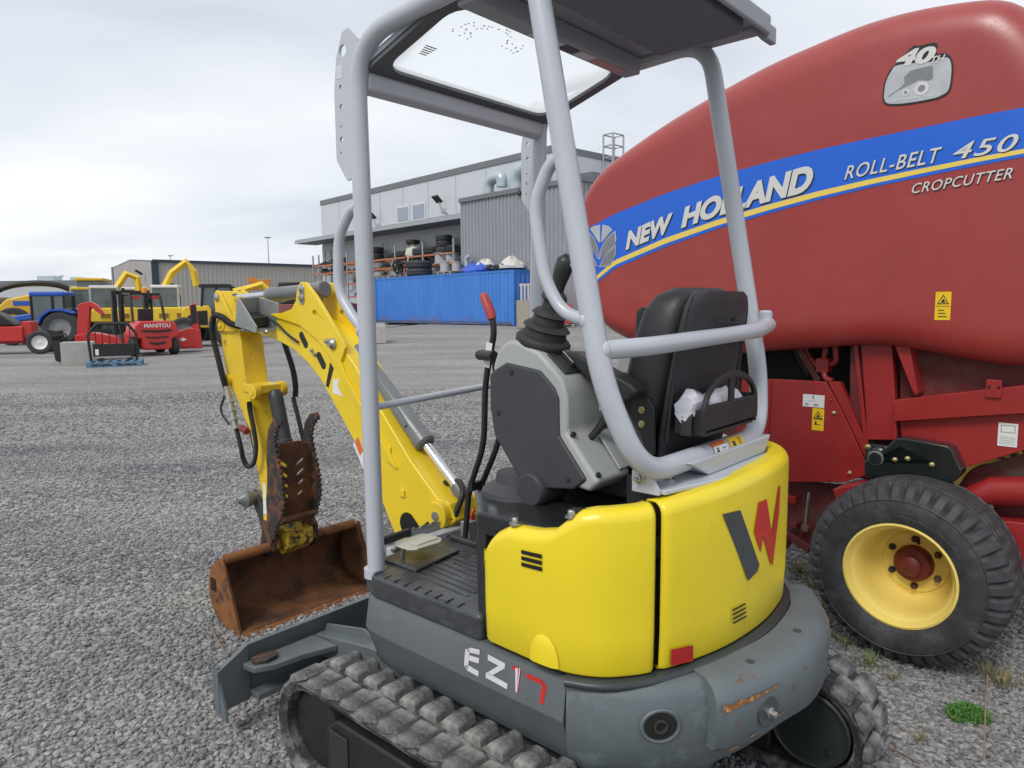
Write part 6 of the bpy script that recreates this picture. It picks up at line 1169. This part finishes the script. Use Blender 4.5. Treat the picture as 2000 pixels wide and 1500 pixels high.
for y in (-1.3, 1.3): wheel(HV, -1.3, y, .85, .85, .5, M_FYEL2, (0, 1, 0)); wheel(HV, 1.5, y, .65, .65, .4, M_FYEL2, (0, 1, 0))
# wheel loader
WL = thing('wheel_loader', 'yellow wheel loader with black cab and grey wheel arches', 'wheel loader', at(418, 29.5), math.radians(16))
MB().prism([(-1.15,.75),(-1.12,1.45),(-.95,1.62),(-.1,1.66),(0,1.5),(0,.75)], 'y', -.65, .65).build('engine_cover', M_FYEL, WL, bevel=.06); MB().prism([(-.95,.90),(-.90,1.2),(-.65,1.42),(-.15,1.46),(-.15,.88)], 'y', -.672, -.652).build('grille', M_INK, WL)
MB().prism([(0,.75),(0,1.3),(.15,1.42),(.9,1.42),(1.3,1.1),(1.3,.75)], 'y', -.62, .62).build('body', M_MGREY, WL, bevel=.05)
MB().prism([(-.35,1.5),(-.25,2.4),(.75,2.42),(1.0,1.4),(-.2,1.4)], 'y', -.58, .58).build('cab_glass', M_CABG, WL); MB().prism([(-.45,2.38),(-.40,2.52),(.75,2.52),(.9,2.38)], 'y', -.64, .64).build('cab_roof', M_INK, WL, bevel=.03)
for x0, x1 in ((-.38,-.28),(.20,.22),(.98,.78)): MB().tube([(x0,-.6,1.4),(x1,-.6,2.4)], .05, 6).build('cab_pillar', M_INK, WL)
for y in (-.75, .75): wheel(WL, .65, y, .62, .62, .42, M_MGREY, (0, 1, 0)); wheel(WL, -1.0, y, .60, .60, .42, M_MGREY, (0, 1, 0)); MB().prism([(-.05,.85),(.1,1.2),(.45,1.42),(.9,1.42),(1.3,1.15),(1.36,1.2),(.95,1.5),(.4,1.5),(.02,1.26),(-.13,.85)], 'y', y-.22, y+.22).build('wheel_arch', M_MGREY, WL)
MB().b2(-1.5, -1.1, -.5, .5, .35, .8).build('rear_linkage', M_INK, WL)
for k in range(5): MB().tube(crm([(-1.2,-.5,.9),(-1.35+.06*k,-.6,.7-.06*k),(-1.15,-.62,.45),(-1.0,-.55,.6+.05*k)], 5), .02, 6).build('hose', M_RUB, WL)
# machines seen over the boom
TH = thing('orange_lift', 'orange and yellow lift machine parked below the long shed wall', 'lift', at(500, 46), .3)
MB().b2(-1.2, 1.6, -.8, .8, .5, 1.7).build('chassis', M_MGREY, TH, bevel=.08); MB().tube([(-2.6,0,2.3),(-.6,0,2.75),(.4,0,3.0)], [.16,.2,.2], 4).build('boom', M_FYEL, TH, smooth=0); MB().b2(.0, 1.0, -.5, .5, 2.7, 3.35).build('basket', M_ORNG, TH, bevel=.02); MB().b2(-.35, .1, -.4, .4, 3.15, 3.5).build('control_box', M_ORNG, TH); MB().b2(-1.8, -.6, -.8, .8, 1.5, 2.3).build('cab', M_INK, TH, bevel=.1)
for x in (-1, 1.3): wheel(TH, x, -.85, .5, .5, .35, M_FYEL, (0, 1, 0)); wheel(TH, x, .85, .5, .5, .35, M_FYEL, (0, 1, 0))
LT = thing('grey_lift', 'dark grey machine with rounded cab hood behind the excavator boom', 'machine', at(535, 43), .3)
MB().prism([(-1.6,.6),(-1.5,1.7),(-.9,2.25),(.4,2.35),(1.3,2.05),(1.9,1.5),(2.0,.6)], 'y', -.8, .8).build('hood', M_MGREY, LT, bevel=.12); MB().prism([(-.7,1.75),(-.5,2.15),(.3,2.22),(.8,1.8)], 'y', -.82, -.80).build('side_window', M_CABG, LT)
for x in (-1.1, 1.3): wheel(LT, x, -.85, .5, .5, .35, M_MGREY, (0, 1, 0)); wheel(LT, x, .85, .5, .5, .35, M_MGREY, (0, 1, 0))
for k in range(4): tyre(f'{("bottom", "second lowest", "second highest", "top")[k]} tyre of the tall stack beyond the excavator boom', (at(570, 45)[0], 45, ground_z(at(570, 45)[0], 45)+1.75+.34*k), .72, .34, 'tall tyre stack')
crate('timber_stand', 'grey timber stand carrying the tall tyre stack', 'stand', 570, 45, 1.6, 1.4, 1.75, M_MGREY)
RB = thing('red_bin', 'faded red open steel bin with black cover behind the excavator boom', 'bin', at(628, 42.5), -.1)
MB().prism([(-2.2,0),(-2.4,1.75),(2.3,1.75),(2.2,0)], 'y', -1, 1).build('bin_body', M_DRED, RB, bevel=.03); MB().prism([(-2.3,1.76),(-1.4,2.05),(-.2,2.16),(1.0,2.0),(1.8,1.76)], 'y', -.9, .9).build('bin_cover', M_INK, RB, bevel=.05)
for x in (-1.4, -.5, .4, 1.3): MB().b2(x-.05, x+.05, -1.06, -1.001, .1, 1.7).build('bin_rib', M_DRED, RB)
OR = thing('orange_hopper', 'orange and black hopper machine left of the red bin', 'hopper', at(598, 44), 0)
MB().prism([(-.9,1.5),(-.6,2.35),(.2,2.5),(.9,2.2),(1.0,1.5)], 'y', -.6, .6).build('hopper', M_ORNG, OR, bevel=.06); MB().b2(-.9, 1.0, -.6, .6, .2, 1.5).build('base', M_MGREY, OR); MB().b2(-.5, .7, -.62, .62, 2.45, 2.6).build('hopper_lid', M_INK, OR, bevel=.04)
pk = MB().bar((0,0,.04), (.75,.2,.04), .16, .05).build('loose_board', M_WOOD, None); tag(pk, 'pale loose board lying on the gravel right of the forklift', 'board'); pk.location = at(386, 22.5)
# ================================================================ gravel stones and plants
import numpy as np
rng = np.random.default_rng(4)
stones = []
for k in range(7):
    bm = bmesh.new(); bmesh.ops.create_icosphere(bm, subdivisions=1, radius=1.0)
    sx_, sy_, sz_ = rng.uniform(.75, 1.25), rng.uniform(.6, 1.0), rng.uniform(.4, .75)
    for v in bm.verts:
        f = rng.uniform(.72, 1.12); v.co = Vector((v.co.x*sx_*f, v.co.y*sy_*f, v.co.z*sz_*f))
    me = bpy.data.meshes.new('stone_shape'); bm.to_mesh(me); bm.free(); stones.append(me)
sm = mat('gravel_stone', (0.245, 0.244, 0.247), 0.82, var=0.25, scale=1.5, rnd=0.42, col2=(0.30, 0.29, 0.27), lo=0.55, hi=0.75, s2=2)
t = sm.node_tree; b = t.nodes['Principled BSDF']; lk = b.inputs['Base Color'].links[0]; src_ = lk.from_socket
gp = N(t, 'ShaderNodeNewGeometry'); gmp = N(t, 'ShaderNodeMapping'); gmp.inputs['Scale'].default_value = (0.5, 1.2, 1); nzz = N(t, 'ShaderNodeTexNoise'); nzz.inputs['Scale'].default_value = 0.9; nzz.inputs['Detail'].default_value = 7; t.links.new(gp.outputs['Position'], gmp.inputs[0]); t.links.new(gmp.outputs[0], nzz.inputs['Vector'])
rmp = N(t, 'ShaderNodeValToRGB'); rmp.color_ramp.elements[0].position = .35; rmp.color_ramp.elements[0].color = (.66, .67, .70, 1); rmp.color_ramp.elements[1].position = .66; rmp.color_ramp.elements[1].color = (1.25, 1.2, 1.12, 1); t.links.new(nzz.outputs[0], rmp.inputs[0])
mxx = N(t, 'ShaderNodeMixRGB', blend_type='MULTIPLY'); mxx.inputs[0].default_value = 1; t.links.new(src_, mxx.inputs[1]); t.links.new(rmp.outputs[0], mxx.inputs[2]); t.links.new(mxx.outputs[0], b.inputs['Base Color'])
for me in stones: me.materials.append(sm)
scol = bpy.data.collections.new('stone_shapes')
for i, me in enumerate(stones): scol.objects.link(bpy.data.objects.new('stone_shape', me))
pts = []; rad = []
def band(y0, y1, dens, r0, r1):
    x0, x1 = -0.82*y1-.4, 0.82*y1+.4; n = int(dens*(y1-y0)*(x1-x0)); X = rng.uniform(x0, x1, n); Y = rng.uniform(y0, y1, n)
    k = np.abs(X) < .80*Y+.35; X, Y = X[k], Y[k]; pts.append(np.stack([X, Y, np.zeros(len(X))], 1)); rad.append(rng.uniform(r0, r1, len(X))**1.0)
band(1.3, 3.2, 3200, .005, .016); band(3.2, 5.0, 2200, .006, .016); band(5.0, 8.0, 1100, .008, .018); band(8.0, 13.0, 350, .010, .022)
P_ = np.concatenate(pts); R_ = np.concatenate(rad); P_[:, 2] = R_*.25
me = bpy.data.meshes.new('gravel'); me.vertices.add(len(P_)); me.vertices.foreach_set('co', P_.ravel())
at_ = me.attributes.new('rad', 'FLOAT', 'POINT'); at_.data.foreach_set('value', R_.astype(np.float32))
go = struct(bpy.data.objects.new('gravel', me), 'stuff'); COL.objects.link(go); go['label'] = 'loose grey crushed stone gravel covering the yard'; go['category'] = 'gravel'
ng = bpy.data.node_groups.new('scatter_gravel', 'GeometryNodeTree'); ng.interface.new_socket('Geometry', in_out='INPUT', socket_type='NodeSocketGeometry'); ng.interface.new_socket('Geometry', in_out='OUTPUT', socket_type='NodeSocketGeometry')
gi = ng.nodes.new('NodeGroupInput'); gout = ng.nodes.new('NodeGroupOutput'); iop = ng.nodes.new('GeometryNodeInstanceOnPoints'); ci = ng.nodes.new('GeometryNodeCollectionInfo'); ci.inputs[0].default_value = scol; ci.inputs['Separate Children'].default_value = True; ci.inputs['Reset Children'].default_value = True
na = ng.nodes.new('GeometryNodeInputNamedAttribute'); na.data_type = 'FLOAT'; na.inputs[0].default_value = 'rad'; rv = ng.nodes.new('FunctionNodeRandomValue'); rv.data_type = 'FLOAT_VECTOR'; rv.inputs[0].default_value = (-.5, -.5, 0); rv.inputs[1].default_value = (.5, .5, 6.28)
ng.links.new(gi.outputs[0], iop.inputs['Points']); ng.links.new(ci.outputs[0], iop.inputs['Instance']); iop.inputs['Pick Instance'].default_value = True
ng.links.new(rv.outputs[0], iop.inputs['Rotation']); ng.links.new(na.outputs[0], iop.inputs['Scale']); ng.links.new(iop.outputs[0], gout.inputs[0])
gmod = go.modifiers.new('scatter', 'NODES'); gmod.node_group = ng
# tufts of grass, weeds, twigs
M_GR = mat('grass_green', (0.10, 0.16, 0.035), 0.7, var=0.3, scale=30); M_DRY = mat('dry_grass', (0.30, 0.24, 0.13), 0.8, var=0.3, scale=30); M_WEED = mat('bright_weed_green', (0.07, 0.20, 0.025), 0.7, var=0.25, scale=40); M_TWIG = mat('brown_twig', (0.22, 0.15, 0.10), 0.8, var=0.3, scale=40)
def onground(px, py):
    d = fwd*FPX+rt*(px-1000)-up*(py-750); t = -CAM_H/d.z; return Vector((d.x*t, d.y*t, 0))
def tuft(label, px, py, n, h_, spread, ms, seed, cat='grass'):
    random.seed(seed); t = thing('grass_tuft', label, cat, onground(px, py), 0, 'weeds growing in the gravel')
    for m_, k0 in ((ms[0], n), (ms[1], n//2)):
        mb = MB()
        for k in range(k0):
            a = random.uniform(0, 6.28); r_ = random.uniform(0, spread*.4); L_ = h_*random.uniform(.5, 1.1); ln = random.uniform(.1, .8)*(1.3 if m_ is M_DRY else 1); b0 = Vector((r_*math.cos(a), r_*math.sin(a), 0)); dr = Vector((math.cos(a), math.sin(a), 0)); sd_ = Vector((-dr.y, dr.x, 0)); w_ = random.uniform(.0015, .003); vs = []
            for q in range(4):
                s_ = q/3; p = b0+dr*(ln*L_*s_*s_)+Vector((0, 0, L_*s_*(1-.35*ln*s_))); vs += [p-sd_*w_*(1-s_*.9), p+sd_*w_*(1-s_*.9)]
            mb.add(vs, [(0,1,3,2),(2,3,5,4),(4,5,7,6)])
        o = mb.build('blades', m_, t, smooth=0); o['kind'] = 'stuff'
    return t
tuft('green and straw grass tuft against the yellow rimmed wheel', 1750, 1275, 45, .16, .10, (M_GR, M_DRY), 1); tuft('dry straw tuft between the counterweight and the baler wheel', 1560, 1120, 60, .10, .16, (M_DRY, M_GR), 2)
tuft('straw grass tuft on the gravel right of the rubber track', 1930, 1325, 45, .09, .12, (M_DRY, M_GR), 3); tuft('low mixed grass below the baler wheel', 1650, 1260, 60, .06, .16, (M_GR, M_DRY), 4); tuft('small dry tuft near the bottom right', 1795, 1450, 22, .05, .05, (M_DRY, M_GR), 5); tuft('small green tuft on the gravel behind the console', 948, 968, 30, .10, .06, (M_GR, M_DRY), 6); tuft('thin grass under the baler near its wheel', 1545, 1060, 50, .10, .2, (M_DRY, M_GR), 7); tuft('small straw tuft below the blade', 425, 1345, 20, .04, .05, (M_DRY, M_GR), 8)
tuft('sparse straw tuft between the green weed and the track', 1745, 1330, 18, .06, .08, (M_DRY, M_GR), 12)
for i_, (px_, py_, lab_) in enumerate(((1600,1190,'straw and green tuft left of the baler wheel near the counterweight'),(1690,1245,'ragged green tuft at the foot of the baler tyre'),(1850,1300,'thin dry tuft right below the baler tyre'),(1700,1300,'flat straw patch beside the rear of the right track'),(1960,1340,'loose straw at the right edge below the tyre'),(1590,1150,'dark straw clump in the shade under the baler'))): tuft(lab_, px_, py_, 55, .07, .16, (M_DRY, M_GR) if i_ % 2 == 0 else (M_GR, M_DRY), 50+i_)
wd = thing('green_weed', 'bright green feathery weed clump in the gravel at lower right', 'weed', onground(1890, 1400), 0); random.seed(15); mb = MB()
for k in range(1000):
    a = random.uniform(0, 6.28); r_ = .065*math.sqrt(random.random()); z = random.uniform(.0, .045)*(1-(r_/.075)**2); p = Vector((r_*math.cos(a)*1.2, r_*math.sin(a), z)); d = Vector((random.uniform(-1,1), random.uniform(-1,1), random.uniform(.1,1.2))).normalized()*.017; s_ = d.cross(Vector((0,0,1))).normalized()*.0026; mb.add([p-s_, p+s_, p+d], [(0,1,2)])
o = mb.build('leaflets', M_WEED, wd, smooth=0); o['kind'] = 'stuff'
def twig(label, pts, r_): o = MB().tube(crm([onground(*p)+Vector((0,0,h_)) for *p, h_ in pts], 5), r_, 6).build('twig', M_TWIG, None, smooth=50); tag(o, label, 'twig')
twig('curved dry twig on the gravel left of the bucket', [(400,1220,.01),(415,1235,.02),(425,1255,.012),(437,1272,.01)], .0035); twig('thin upright dead stem at the lower right', [(1922,1495,.0),(1921,1440,.10),(1924,1400,.16)], .0025); twig('straight twig lying right of the rubber track', [(1735,1465,.01),(1770,1482,.012),(1800,1499,.01)], .003)
